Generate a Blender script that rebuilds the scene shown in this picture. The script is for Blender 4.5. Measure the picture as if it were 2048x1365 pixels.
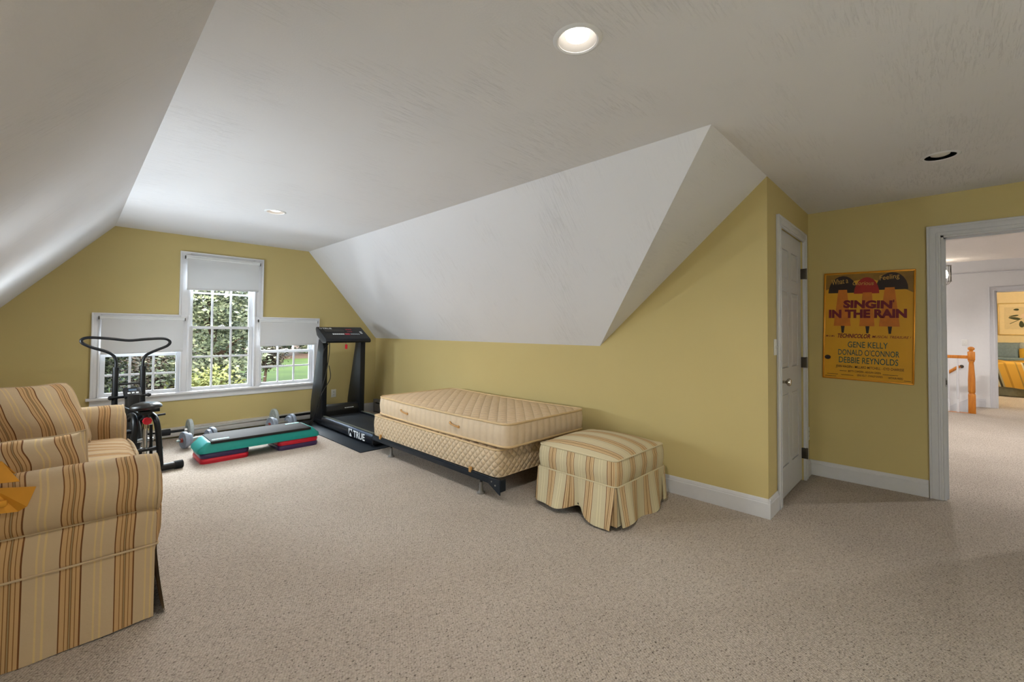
import bpy, bmesh, math, random
from mathutils import Vector, Matrix, noise
R = math.radians
sc = bpy.context.scene
for o in list(bpy.data.objects):
    bpy.data.objects.remove(o)
COL = sc.collection

# ------------------------------------------------------------------ camera
CAM_H = 1.27
yaw, pit, rol = R(45.5419), R(1.356), R(0.5069)
F = Vector((math.sin(yaw)*math.cos(pit), math.cos(yaw)*math.cos(pit), math.sin(pit)))
R0 = Vector((math.cos(yaw), -math.sin(yaw), 0))
U0 = Vector((-math.sin(yaw)*math.sin(pit), -math.cos(yaw)*math.sin(pit), math.cos(pit)))
RI = R0*math.cos(rol) + U0*math.sin(rol)
UI = U0*math.cos(rol) - R0*math.sin(rol)
cd = bpy.data.cameras.new('camera')
cam = bpy.data.objects.new('camera', cd)
COL.objects.link(cam)
m = Matrix.Identity(4)
for i in range(3):
    m[i][0] = RI[i]; m[i][1] = UI[i]; m[i][2] = -F[i]
m[2][3] = CAM_H
cam.matrix_world = m
cd.sensor_width = 36
cd.lens = 866.52/2048*36
cd.shift_y = -(682.5-641.977)/2048
cd.clip_start = 0.05
cd.clip_end = 500
sc.camera = cam

# ------------------------------------------------------------------ world, sun, exposure
w = bpy.data.worlds.new('world'); sc.world = w; w.use_nodes = True
nt = w.node_tree; nt.nodes.clear()
sky = nt.nodes.new('ShaderNodeTexSky')
sky.sky_type = 'NISHITA'; sky.sun_disc = False
sky.sun_elevation = R(42); sky.sun_rotation = R(200); sky.air_density = 1.0; sky.dust_density = 4.0
bg = nt.nodes.new('ShaderNodeBackground'); bg.inputs['Strength'].default_value = 1.0
wo = nt.nodes.new('ShaderNodeOutputWorld')
nt.links.new(sky.outputs[0], bg.inputs[0]); nt.links.new(bg.outputs[0], wo.inputs[0])

sd = bpy.data.lights.new('sun', 'SUN'); sd.energy = 5; sd.angle = R(38); sd.color = (1, .95, .85)
sun = bpy.data.objects.new('sun', sd); COL.objects.link(sun)
sun.rotation_euler = Vector((-0.42, -1.0, -0.80)).to_track_quat('-Z', 'Y').to_euler()

def lamp(kind, loc, power, color=(1, 1, 1), radius=.05, **k):
    d = bpy.data.lights.new('lamp_light', kind); d.energy = power; d.color = color
    d.shadow_soft_size = radius
    for a, b in k.items(): setattr(d, a, b)
    o = bpy.data.objects.new('lamp_light', d); COL.objects.link(o); o.location = loc
    return o
# room lamps: two recessed cans that are on, the hall's can, lantern and bedroom lamps; plus added fills
WARM = (1, .87, .72)
HALL = (.97, .95, .93)
LED = (.98, .93, .86)
lamp('SPOT', (1.31, .954, 2.335), 50, LED, .05, spot_size=R(160), spot_blend=.9)
lamp('SPOT', (1.321, 4.412, 2.335), 55, LED, .05, spot_size=R(160), spot_blend=.9)
lamp('POINT', (-.25, -1.9, 1.1), 48, (.82, .93, 1), .22)   # added fill light behind the camera, unseen
for ly, pw, ax in ((3.2, 52, .0), (4.95, 78, -.22)):   # two added fill spots by the left knee wall, outside the frame
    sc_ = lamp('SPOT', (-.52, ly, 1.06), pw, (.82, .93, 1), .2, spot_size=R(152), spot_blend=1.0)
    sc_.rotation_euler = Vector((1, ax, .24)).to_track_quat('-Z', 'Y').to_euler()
lamp('SPOT', (7.87, 0.0, 2.335), 95, HALL, .05, spot_size=R(172), spot_blend=.35)
lamp('SPOT', (7.2, -2.2, 2.335), 120, HALL, .05, spot_size=R(172), spot_blend=.35)  # second hall spot, unseen, added to brighten the hall
lamp('POINT', (9.0, -.085, 2.15), 14, HALL, .02)
lamp('POINT', (10.8, 2.2, 1.6), 60, HALL, .1)   # stairwell light below the landing
lamp('POINT', (13.2, -1.9, 2.2), 75, (1, .94, .84), .1)

def daylight_fill(loc, aim, sx, sy, power):
    # added area fills outside the windows, out of view, boosting sky light and ground bounce
    d = bpy.data.lights.new('daylight_fill', 'AREA'); d.shape = 'RECTANGLE'; d.size = sx; d.size_y = sy; d.energy = power; d.color = (.82, .91, 1)
    o = bpy.data.objects.new('daylight_fill', d); COL.objects.link(o); o.location = loc
    o.rotation_euler = (Vector(aim)-Vector(loc)).to_track_quat('-Z', 'Y').to_euler()
daylight_fill((2.2, 8.3, 3.3), (1.0, 5.2, 0), 3.2, 1.6, 900)
daylight_fill((1.32, 6.86, .22), (1.32, 6.1, 2.3), 2.4, .5, 55)
def portal(loc, sx, sz):
    # light portals: they give off no light, they only guide sampling of the sky through the windows
    d = bpy.data.lights.new('window_portal', 'AREA'); d.shape = 'RECTANGLE'; d.size = sx; d.size_y = sz
    d.cycles.is_portal = True
    o = bpy.data.objects.new('window_portal', d); COL.objects.link(o); o.location = loc; o.rotation_euler = (R(-90), 0, 0)
portal((.57, 6.50, .77), .72, .52); portal((1.325, 6.50, 1.13), .70, 1.25); portal((2.08, 6.50, .80), .72, .56)

vs = sc.view_settings
vs.view_transform = 'Standard'; vs.look = 'None'; vs.gamma = 1; vs.use_curve_mapping = False
vs.exposure = 0.68

# ------------------------------------------------------------------ materials
def lin(c):
    if isinstance(c, str):
        c = [int(c[i:i+2], 16)/255 for i in (0, 2, 4)]
        c = [x/12.92 if x <= .04045 else ((x+.055)/1.055)**2.4 for x in c]
    return (c[0], c[1], c[2], 1)
class NT:
    def __init__(s, name):
        s.m = bpy.data.materials.new(name); s.m.use_nodes = True
        s.t = s.m.node_tree; s.t.nodes.clear()
        s.out = s.n('ShaderNodeOutputMaterial')
        s.b = s.n('ShaderNodeBsdfPrincipled'); s.l(s.b.outputs[0], s.out.inputs[0])
    def n(s, t, **k):
        x = s.t.nodes.new(t)
        for a, b in k.items(): setattr(x, a, b)
        return x
    def l(s, a, b): s.t.links.new(a, b)
    def coord(s, kind='Object', scale=(1, 1, 1), rot=(0, 0, 0)):
        tc = s.n('ShaderNodeTexCoord'); mp = s.n('ShaderNodeMapping')
        mp.inputs['Scale'].default_value = scale; mp.inputs['Rotation'].default_value = rot
        s.l(tc.outputs[kind], mp.inputs[0]); return mp.outputs[0]
    def noise(s, v, scale, detail=3, rough=.5, dist=0):
        x = s.n('ShaderNodeTexNoise'); x.inputs['Scale'].default_value = scale
        x.inputs['Detail'].default_value = detail; x.inputs['Roughness'].default_value = rough
        x.inputs['Distortion'].default_value = dist
        s.l(v, x.inputs['Vector']); return x.outputs['Fac']
    def ramp(s, f, stops, interp='LINEAR'):
        x = s.n('ShaderNodeValToRGB'); x.color_ramp.interpolation = interp
        e = x.color_ramp.elements
        while len(e) < len(stops): e.new(.5)
        for i, (p, c) in enumerate(stops):
            e[i].position = p; e[i].color = lin(c)
        s.l(f, x.inputs[0]); return x.outputs[0]
    def math(s, op, a, b=None):
        x = s.n('ShaderNodeMath', operation=op)
        for i, q in enumerate((a, b)):
            if q is None: continue
            if isinstance(q, (int, float)): x.inputs[i].default_value = q
            else: s.l(q, x.inputs[i])
        return x.outputs[0]
    def mix(s, f, a, b, mode='MIX'):
        x = s.n('ShaderNodeMix', data_type='RGBA', blend_type=mode)
        for i, q in ((0, f), (6, a), (7, b)):
            if isinstance(q, (int, float)): x.inputs[i].default_value = q
            elif isinstance(q, (str, tuple)): x.inputs[i].default_value = lin(q)
            else: s.l(q, x.inputs[i])
        return x.outputs[2]
    def bump(s, h, strength=.3, dist=.01, prev=None):
        x = s.n('ShaderNodeBump'); x.inputs['Strength'].default_value = strength
        x.inputs['Distance'].default_value = dist; s.l(h, x.inputs['Height'])
        if prev is not None: s.l(prev, x.inputs['Normal'])
        s.l(x.outputs[0], s.b.inputs['Normal']); return x.outputs[0]
    def set(s, color=None, rough=None, metal=None, spec=None, **k):
        if color is not None:
            if isinstance(color, (str, tuple)): s.b.inputs['Base Color'].default_value = lin(color)
            else: s.l(color, s.b.inputs['Base Color'])
        if rough is not None: s.b.inputs['Roughness'].default_value = rough
        if metal is not None: s.b.inputs['Metallic'].default_value = metal
        if spec is not None: s.b.inputs['Specular IOR Level'].default_value = spec
        return s
MAT = {}
def plain(name, color, rough=.5, metal=0, spec=.5, var=.06, nscale=25, bump=0):
    t = NT(name); v = t.coord()
    f = t.noise(v, nscale, 3)
    c0 = lin(color)
    a = tuple(x*(1-var) for x in c0[:3]); b = tuple(min(1, x*(1+var)) for x in c0[:3])
    t.set(t.ramp(f, [(.3, a), (.7, b)]), rough, metal, spec)
    if bump: t.bump(f, bump, .003)
    MAT[name] = t.m; return t.m

def yellow_wall():
    t = NT('yellow_paint'); v = t.coord()
    f = t.noise(v, 1.2, 2); g = t.noise(v, 260, 2)
    t.set(t.ramp(f, [(.3, 'c2b079'), (.7, 'c6b47d')]), .72, 0, .25); t.bump(g, .12, .002)
    MAT['yellow'] = t.m
yellow_wall()
def ceiling_mat():
    t = NT('swirled_plaster')
    base = t.coord()
    # trowel strokes: stretched noise in two directions, chosen by a patchy mask
    v1 = t.coord('Object', (5, 60, 5), (0, 0, R(12))); v2 = t.coord('Object', (4, 50, 4), (0, R(10), R(-28)))
    n1 = t.noise(v1, 1.6, 5, .65, 1.0); n2 = t.noise(v2, 1.6, 5, .65, 1.0)
    mk = t.ramp(t.noise(base, 1.3, 2), [(.45, (0, 0, 0)), (.55, (1, 1, 1))])
    nn = t.mix(mk, n1, n2)
    patch = t.ramp(t.noise(base, 2.3, 2), [(.44, (0, 0, 0)), (.66, (1, 1, 1))])
    st = t.ramp(nn, [(.52, (0, 0, 0)), (.66, (1, 1, 1))])
    h = t.math('MULTIPLY', st, patch)
    h2 = t.math('ADD', h, t.math('MULTIPLY', t.noise(base, 120, 2), .15))
    t.set(t.mix(t.math('MULTIPLY', h, .20), 'e0dfe2', 'aaa8a8'), .75, 0, .2)  # relief shade of the strokes, with some wear, painted as darker colour
    t.bump(h2, .34, .008)
    MAT['ceiling'] = t.m
ceiling_mat()
def carpet():
    t = NT('berber_carpet')
    v = t.coord('Object', (1, 1.3, 1), (0, 0, R(24)))
    vo = t.n('ShaderNodeTexVoronoi'); vo.inputs['Scale'].default_value = 92; vo.inputs['Randomness'].default_value = .5
    t.l(v, vo.inputs['Vector'])
    fl = t.noise(v, 88, 2, .65); big = t.noise(v, 1.6, 3); mid = t.noise(v, 26, 3); row = t.noise(t.coord('Object', (1, 3.2, 1), (0, 0, R(-35))), 34, 2, .6)
    c = t.mix(mid, 'b9ada0', 'cfc4b7')
    c = t.mix(t.ramp(big, [(.35, (0, 0, 0)), (.65, (.3, .3, .3))]), c, 'ac9f92')
    gap = t.ramp(vo.outputs['Distance'], [(.36, (0, 0, 0)), (.75, (1, 1, 1))])
    c = t.mix(t.math('MULTIPLY', gap, .42), c, '7d7064')
    c = t.mix(t.ramp(row, [(.50, (0, 0, 0)), (.68, (.36, .36, .36))]), c, '80746a')
    fleck = t.ramp(fl, [(.60, (0, 0, 0)), (.66, (1, 1, 1))])
    c = t.mix(t.math('MULTIPLY', fleck, .78), c, '493e36')
    t.set(c, .95, 0, .1)
    inv = t.math('SUBTRACT', 1, vo.outputs['Distance'])
    t.bump(t.math('SUBTRACT', inv, t.math('ADD', t.math('MULTIPLY', fleck, .6), t.math('MULTIPLY', row, .5))), .8, .008)
    MAT['carpet'] = t.m
carpet()
def stripes(name, base, gold, dark, thin, pale, shade):
    # ticking-striped slipcover cotton: attribute 'stripe' runs across the stripes in metres
    t = NT(name)
    a = t.n('ShaderNodeAttribute', attribute_name='stripe')
    fr = t.math('FRACT', t.math('DIVIDE', a.outputs['Fac'], .16))
    P = .16
    L = []
    def line(p, wd, c, back): L.append((p/P, c)); L.append(((p+wd)/P, back))
    L.append((0, base))
    o = .012
    line(o, .0042, dark, gold); line(o+.017, .0026, thin, gold)
    line(o+.028, .0022, thin, '947f5c'); line(o+.034, .0022, thin, gold); line(o+.045, .003, thin, gold)
    line(o+.058, .0045, dark, base)
    line(o+.097, .006, pale, base); line(o+.116, .006, pale, base)
    c = t.ramp(fr, L, 'CONSTANT')
    v = t.coord()
    wv = t.noise(v, 420, 2); wr = t.noise(v, 9, 4, .6)
    c = t.mix(t.math('MULTIPLY', t.noise(v, 3, 3), .2), c, shade)
    t.set(c, .9, 0, .15)
    n1 = t.bump(wv, .15, .001); t.bump(wr, .35, .012, n1)
    MAT[name] = t.m
stripes('stripe', 'b9a283', 'bb966a', '63391d', '7a5430', 'c9ad7e', 'a38559')
stripes('stripe_pale', 'c7ba9a', 'cdb086', '6c3c22', '8a5c36', 'd6cba6', 'b3a682')
def quilt(name, c1, c2, sx, strength, vertical=False, wobble=0.0):
    t = NT(name)
    tc = t.n('ShaderNodeAttribute', attribute_name='quilt')
    sep = t.n('ShaderNodeSeparateXYZ'); t.l(tc.outputs['Vector'], sep.inputs[0])
    if vertical:
        h = t.math('ABSOLUTE', t.math('SINE', t.math('MULTIPLY', sep.outputs[0], sx)))
    else:
        wob = t.math('MULTIPLY', t.math('SUBTRACT', t.noise(tc.outputs['Vector'], 9, 2), .5), wobble)
        p = t.math('ADD', t.math('ADD', sep.outputs[0], sep.outputs[1]), wob); q = t.math('SUBTRACT', sep.outputs[0], sep.outputs[1])
        h = t.math('MULTIPLY', t.math('ABSOLUTE', t.math('SINE', t.math('MULTIPLY', p, sx))),
                   t.math('ABSOLUTE', t.math('SINE', t.math('MULTIPLY', q, sx))))
        h = t.math('POWER', h, .5)
    v = t.coord()
    f = t.noise(v, 40, 3); g = t.noise(v, 6, 2)
    c = t.mix(f, c1, c2)
    c = t.mix(t.math('MULTIPLY', t.math('SUBTRACT', 1, h), .18), c, 'a8927a')
    t.set(c, .6, 0, .35)
    n1 = t.bump(g, .2, .02); t.bump(h, strength, .012, n1)
    MAT[name] = t.m
quilt('quilt_top', 'cbae88', 'd6bd9b', 30, .8, False, .16)
quilt('quilt_side', 'c8b193', 'd3bfa3', 42, .35, True)
quilt('quilt_box', 'c6ad8b', 'd0b99a', 52, .8)
plain('piping_tan', 'c9ac80', .6)
plain('strap_tan', 'b88a4e', .5)
plain('white_trim', 'c9c8ca', .38, 0, .45, .015)
plain('white_door', 'c6c5c6', .42, 0, .4, .015)
plain('white_window', 'dfdfe2', .38, 0, .45, .01)  # white_trim paint lightened: brightness at the window put into the colour
plain('white_sash', 'dcdde0', .35, 0, .45, .01)
plain('white_plastic', 'd8d6d0', .35, 0, .5, .01)
def shade_mat():
    t = NT('shade_fabric'); t.set('dadadb', .85, 0, .15)
    tl = t.n('ShaderNodeBsdfTranslucent'); tl.inputs[0].default_value = lin('dadadb')
    mx = t.n('ShaderNodeMixShader'); mx.inputs[0].default_value = .10
    t.l(t.b.outputs[0], mx.inputs[1]); t.l(tl.outputs[0], mx.inputs[2]); t.l(mx.outputs[0], t.out.inputs[0]); MAT['shade_fabric'] = t.m
shade_mat()
plain('shade_tube', 'dedfe0', .4, 0, .4, .01)
plain('steel', 'c8c8c8', .28, 1, .5, .05)
plain('nickel', 'b9b3a6', .22, 1, .5, .05)
plain('hinge_bronze', '4d463d', .4, .9, .5, .1)
plain('black_metal', '0d0f13', .42, .1, .4, .1)
plain('black_paint', '191817', .45, .1, .4, .08)
plain('black_vinyl', '1c1917', .35, 0, .5, .08)
plain('black_plastic', '0b0c0f', .45, 0, .4, .08)
plain('rubber', '1b1d20', .8, 0, .3, .15, 60, .2)
plain('rubber_mat', '111820', .7, 0, .35, .15, 4)
plain('belt', '1a1e24', .6, 0, .35, .1, 60, .1)
plain('rail_grey', '5c6058', .5, 0, .4)
plain('deck_blue_black', '0b0e16', .35, .1, .5, .1, 5)
plain('frame_blue_black', '232a33', .4, .5, .5, .1)
plain('caster_grey', '6d6862', .5)
plain('teal_plastic', '10877f', .4, 0, .45, .04)
plain('aqua_plastic', '5fc0bd', .4, 0, .45, .04)
plain('red_plastic', 'c3122a', .35, 0, .5, .04)
plain('purple_plastic', '35214d', .35, 0, .5, .06)
plain('plate_grey', '8d97a6', .5, .1, .4, .1, 40, .1)
plain('plate_pale', 'a9b1b0', .5, .1, .4, .1, 40, .1)
plain('collar_red', '8a3328', .4, .2, .5)
plain('heater_white', 'c4c2be', .45, .1, .4, .02)
plain('heater_grey', '8f8f92', .45, .2, .4, .03)
plain('dark_slot', '101010', .8)
plain('can_black', '070808', .9, 0, .1)
plain('gold_frame', 'd08a1c', .3, .5, .5)
plain('hall_white', 'dcdad9', .7, 0, .2, .01)
plain('hall_ceiling', 'cfc9c4', .8, 0, .2, .02)
plain('cream_wall', 'e6d3a4', .7, 0, .2, .02)
plain('bed_blue', '6f7f86', .85, 0, .15, .1, 30, .1)
plain('bed_pale', 'a9afac', .85, 0, .15, .08, 30, .1)
plain('yellow_cloth', 'c49c3c', .85, 0, .15, .12, 12, .1)
plain('skirt_olive', '8f9080', .85, 0, .15, .1)
plain('paper_cream', 'd9c79c', .8, 0, .1, .03)
plain('leaf_print', '454a2c', .8)
plain('petal_print', 'e0c7a8', .8)
plain('orange_paper', 'c98a2c', .6, 0, .2, .08, 14)
plain('bark', '3a2f26', .9, 0, .1, .3, 12, .4)
plain('mulch', '44362a', .95, 0, .1, .3, 6)
plain('lens_off', 'd8d5cf', .35)
plain('led_red', 'a8263c', .4)
plain('lcd', '46576b', .3)
plain('print_white', 'd9dde0', .5)
plain('print_grey', '8b949b', .5)
def oak():
    t = NT('orange_oak'); v = t.coord('Object', (30, 30, 3))
    f = t.noise(v, 2, 4, .6, .6)
    t.set(t.ramp(f, [(.3, 'a85f14'), (.7, 'c67d26')]), .3, 0, .5); MAT['oak'] = t.m
oak()
def spread():
    t = NT('striped_bedspread')
    a = t.n('ShaderNodeAttribute', attribute_name='stripe')
    fr = t.math('FRACT', t.math('DIVIDE', a.outputs['Fac'], .42))
    c = t.ramp(fr, [(0, 'b98f3c'), (.2, '9c7731'), (.28, 'b98f3c'), (.5, '8f8a72'), (.56, '3f3b30'), (.64, 'b3ab92'), (.7, 'b58a3a'), (.85, '8d733a'), (.9, 'b98f3c')], 'CONSTANT')
    t.set(c, .85, 0, .15); MAT['spread'] = t.m
spread()
def emit(name, color, s):
    t = NT(name); t.t.nodes.remove(t.b)
    e = t.n('ShaderNodeEmission'); e.inputs[0].default_value = lin(color); e.inputs[1].default_value = s
    t.l(e.outputs[0], t.out.inputs[0]); MAT[name] = t.m
emit('bulb_on', 'fff4e6', 4)
emit('lantern_bulb', 'fff0dc', 20)
def glass():
    t = NT('window_glass'); t.t.nodes.remove(t.b)
    tr = t.n('ShaderNodeBsdfTransparent'); gl = t.n('ShaderNodeBsdfGlossy'); gl.inputs['Roughness'].default_value = .02
    tr.inputs[0].default_value = (.97, .985, .98, 1)
    mx = t.n('ShaderNodeMixShader'); fr = t.n('ShaderNodeFresnel'); fr.inputs[0].default_value = 1.25
    t.l(fr.outputs[0], mx.inputs[0]); t.l(tr.outputs[0], mx.inputs[1]); t.l(gl.outputs[0], mx.inputs[2])
    t.l(mx.outputs[0], t.out.inputs[0]); MAT['glass'] = t.m
glass()
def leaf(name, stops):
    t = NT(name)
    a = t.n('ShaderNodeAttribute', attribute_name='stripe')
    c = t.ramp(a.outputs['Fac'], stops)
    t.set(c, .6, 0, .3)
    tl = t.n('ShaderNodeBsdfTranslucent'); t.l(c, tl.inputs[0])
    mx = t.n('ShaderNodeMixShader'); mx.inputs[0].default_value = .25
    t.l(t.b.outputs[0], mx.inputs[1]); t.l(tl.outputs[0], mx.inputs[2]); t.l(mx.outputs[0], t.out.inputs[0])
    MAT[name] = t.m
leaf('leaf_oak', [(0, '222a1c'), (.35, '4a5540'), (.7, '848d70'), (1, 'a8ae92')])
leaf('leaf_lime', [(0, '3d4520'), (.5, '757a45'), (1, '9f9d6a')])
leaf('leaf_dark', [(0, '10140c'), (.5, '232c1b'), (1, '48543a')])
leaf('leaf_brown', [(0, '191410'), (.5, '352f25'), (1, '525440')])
def lawn():
    t = NT('lawn_grass'); v = t.coord()
    f = t.noise(v, .25, 3); g = t.noise(v, 6, 3)
    t.set(t.mix(t.math('MULTIPLY', g, .4), t.ramp(f, [(.35, '2a3d0e'), (.65, '3b4f14')]), '24350c'), .9, 0, .1); MAT['lawn'] = t.m
lawn()

# ------------------------------------------------------------------ mesh helpers
class MB:
    """collects geometry; .build() links it as one mesh object"""
    def __init__(s): s.v = []; s.f = []; s.s = []; s.q = []; s.m = []
    def add(s, vs, fs, st=None, q=None, mi=0):
        o = len(s.v)
        s.v += [tuple(v) for v in vs]
        s.f += [tuple(i+o for i in f) for f in fs]; s.m += [mi]*len(fs)
        n = len(vs)
        s.s += list(st) if st is not None else [0.0]*n
        s.q += list(q) if q is not None else [(0, 0, 0)]*n
        return s
    def bm(s, b, mi=0, st=None):
        b.verts.ensure_lookup_table()
        for i, v in enumerate(b.verts): v.index = i
        vs = [v.co.copy() for v in b.verts]
        s.add(vs, [[v.index for v in f.verts] for f in b.faces], [st(v) for v in vs] if st else None, None, mi); b.free(); return s
    def box(s, x0, x1, y0, y1, z0, z1, bev=0, seg=2, mi=0, st=None, M=None):
        b = bmesh.new(); bmesh.ops.create_cube(b, size=1)
        for v in b.verts:
            v.co = Vector(((x0+x1)/2+v.co.x*(x1-x0), (y0+y1)/2+v.co.y*(y1-y0), (z0+z1)/2+v.co.z*(z1-z0)))
        if bev: bmesh.ops.bevel(b, geom=list(b.edges), offset=bev, segments=seg, profile=.5, affect='EDGES')
        if M: b.transform(M)
        return s.bm(b, mi, st)
    def prism(s, poly, axis, a, b_, bev=0, mi=0, st=None, seg=2):
        """poly: 2D points in the two other axes (cyclic order); extruded along axis from a to b_"""
        def P(p, t):
            if axis == 'x': return (t, p[0], p[1])
            if axis == 'y': return (p[0], t, p[1])
            return (p[0], p[1], t)
        b = bmesh.new()
        A = [b.verts.new(P(p, a)) for p in poly]; B = [b.verts.new(P(p, b_)) for p in poly]
        n = len(poly)
        b.faces.new(A); b.faces.new(B[::-1])
        for i in range(n): b.faces.new((A[i], B[i], B[(i+1) % n], A[(i+1) % n]))
        bmesh.ops.recalc_face_normals(b, faces=list(b.faces))
        if bev: bmesh.ops.bevel(b, geom=list(b.edges), offset=bev, segments=seg, profile=.5, affect='EDGES')
        return s.bm(b, mi, st)
    def tube(s, pts, r, n=10, closed=False, cap=True, mi=0, smooth=0):
        pts = [Vector(p) for p in pts]
        if smooth:
            q = []; L = len(pts)
            rng = range(L) if closed else range(L-1)
            for i in rng:
                p0 = pts[(i-1) % L] if (closed or i > 0) else pts[i]
                p1, p2 = pts[i], pts[(i+1) % L]
                p3 = pts[(i+2) % L] if (closed or i+2 < L) else p2
                for k in range(smooth):
                    t = k/smooth
                    q.append(.5*((2*p1)+(-p0+p2)*t+(2*p0-5*p1+4*p2-p3)*t*t+(-p0+3*p1-3*p2+p3)*t*t*t))
            if not closed: q.append(pts[-1])
            pts = q
        L = len(pts); rr = r if isinstance(r, (list, tuple)) else [r]*L
        if len(rr) != L: rr = [rr[min(len(rr)-1, int(i*len(rr)/L))] for i in range(L)]
        vs = []; fs = []; nx = None
        for i, p in enumerate(pts):
            a = pts[(i-1) % L] if (closed or i > 0) else p
            c = pts[(i+1) % L] if (closed or i < L-1) else p
            d = (c-a)
            if d.length < 1e-9: d = Vector((0, 0, 1))
            d.normalize()
            if nx is None:
                nx = d.orthogonal().normalized()
            nx = (nx-d*nx.dot(d))
            nx = nx.normalized() if nx.length > 1e-6 else d.orthogonal().normalized()
            ny = d.cross(nx)
            for k in range(n):
                t = 2*math.pi*k/n
                vs.append(p+(nx*math.cos(t)+ny*math.sin(t))*rr[i])
        for i in range(L if closed else L-1):
            j = (i+1) % L
            for k in range(n): fs.append((i*n+k, i*n+(k+1) % n, j*n+(k+1) % n, j*n+k))
        if cap and not closed:
            fs.append(tuple(range(n))[::-1]); fs.append(tuple((L-1)*n+k for k in range(n)))
        return s.add(vs, fs, None, None, mi)
    def lathe(s, prof, M=None, n=24, mi=0, cap=True):
        """prof: (r, z) pairs around local Z"""
        vs = []; fs = []
        for r, z in prof:
            for k in range(n):
                t = 2*math.pi*k/n; vs.append(Vector((r*math.cos(t), r*math.sin(t), z)))
        for i in range(len(prof)-1):
            for k in range(n): fs.append((i*n+k, i*n+(k+1) % n, (i+1)*n+(k+1) % n, (i+1)*n+k))
        if cap and prof[0][0] > 1e-5: fs.append(tuple(range(n))[::-1])
        if cap and prof[-1][0] > 1e-5: fs.append(tuple((len(prof)-1)*n+k for k in range(n)))
        if M: vs = [M @ v for v in vs]
        return s.add(vs, fs, None, None, mi)
    def grid(s, fn, nu, nv, st=None, q=None, mi=0, closeu=False):
        """fn(u,v) -> point, u,v in 0..1"""
        vs = []; ss = []; qs = []
        for i in range(nu+1):
            for j in range(nv+1):
                u, v = i/nu, j/nv
                vs.append(Vector(fn(u, v))); ss.append(st(u, v) if st else 0.0); qs.append(q(u, v) if q else (0, 0, 0))
        fs = []
        for i in range(nu):
            for j in range(nv):
                fs.append((i*(nv+1)+j, (i+1)*(nv+1)+j, (i+1)*(nv+1)+j+1, i*(nv+1)+j+1))
        return s.add(vs, fs, ss, qs, mi)
    def build(s, name, mat, parent=None, local=False, angle=35, kind=None, smooth=True):
        me = bpy.data.meshes.new(name)
        me.from_pydata(s.v, [], s.f)
        for mm in (mat if isinstance(mat, (list, tuple)) else [mat]): me.materials.append(MAT[mm])
        if any(s.m): me.polygons.foreach_set('material_index', s.m)
        if any(s.s):
            a = me.attributes.new('stripe', 'FLOAT', 'POINT'); a.data.foreach_set('value', s.s)
        if any(x != (0, 0, 0) for x in s.q[:400]) or any(x != (0, 0, 0) for x in s.q):
            a = me.attributes.new('quilt', 'FLOAT_VECTOR', 'POINT'); a.data.foreach_set('vector', [c for x in s.q for c in x])
        if smooth:
            me.polygons.foreach_set('use_smooth', [True]*len(me.polygons))
            me.set_sharp_from_angle(angle=R(angle))
        me.update()
        o = bpy.data.objects.new(name, me); COL.objects.link(o)
        if kind: o['kind'] = kind
        if parent is not None:
            o.parent = parent
            if not local:
                o.matrix_parent_inverse = WORLD[parent.name].inverted()
                WORLD[o.name] = Matrix.Identity(4)
            else:
                WORLD[o.name] = WORLD[parent.name]
        else:
            WORLD[o.name] = Matrix.Identity(4)
        return o
WORLD = {}
def thing(name, label, cat, loc=(0, 0, 0), rz=0, group=None, M=None):
    o = bpy.data.objects.new(name, None); COL.objects.link(o); o.empty_display_size = .1
    if M is None: M = Matrix.Translation(loc) @ Matrix.Rotation(rz, 4, 'Z')
    o.matrix_basis = M; WORLD[o.name] = M
    o['label'] = label; o['category'] = cat
    if group: o['group'] = group
    return o
def tag(o, label, cat, group=None):
    o['label'] = label; o['category'] = cat
    if group: o['group'] = group
    return o
def struct(o, label=None):
    o['kind'] = 'structure'
    if label: o['label'] = label
    return o
def sroot(name, label=None, loc=(0, 0, 0)):
    o = bpy.data.objects.new(name, None); COL.objects.link(o); o.location = loc
    WORLD[o.name] = Matrix.Translation(loc); o['kind'] = 'structure'
    if label: o['label'] = label
    return o
def dup(root, M, label=None, skip=()):
    r = root.copy(); COL.objects.link(r); r.matrix_basis = M
    if label: r['label'] = label
    def kids(a, b):
        for ch in list(a.children):
            if ch.name.split('.')[0] in skip: continue
            c = ch.copy(); COL.objects.link(c); c.parent = b; c.matrix_parent_inverse = ch.matrix_parent_inverse.copy()
            kids(ch, c)
    kids(root, r)
    return r
def text(body, size, mat, parent, M, name='lettering', width=None, bold=0, shear=0, spacing=1, extrude=.0004, align='CENTER', height=None):
    cu = bpy.data.curves.new('t', 'FONT'); cu.body = body; cu.size = size; cu.align_x = align; cu.align_y = 'CENTER'
    cu.offset = bold; cu.shear = shear; cu.space_character = spacing; cu.extrude = extrude; cu.resolution_u = 3
    tmp = bpy.data.objects.new('t', cu); COL.objects.link(tmp)
    dg = bpy.context.evaluated_depsgraph_get()
    me = bpy.data.meshes.new_from_object(tmp.evaluated_get(dg))
    bpy.data.objects.remove(tmp); bpy.data.curves.remove(cu)
    me.name = name; me.materials.clear(); me.materials.append(MAT[mat])
    if len(me.vertices):
        xs = [v.co.x for v in me.vertices]; ys = [v.co.y for v in me.vertices]
        kx = width/(max(xs)-min(xs)) if width else 1
        ky = height/(max(ys)-min(ys)) if height else 1
        cx = (max(xs)+min(xs))/2 if align == 'CENTER' else min(xs); cy = (max(ys)+min(ys))/2
        for v in me.vertices: v.co.x = (v.co.x-cx)*kx; v.co.y = (v.co.y-cy)*ky
    me.transform(M)
    o = bpy.data.objects.new(name, me); COL.objects.link(o); o.parent = parent
    WORLD[o.name] = WORLD[parent.name]
    return o
def nz(p, s=1.0, seed=0): return noise.noise(Vector((p[0]*s+seed*7.3, p[1]*s-seed*3.1, p[2]*s+seed*1.7)))

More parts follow.
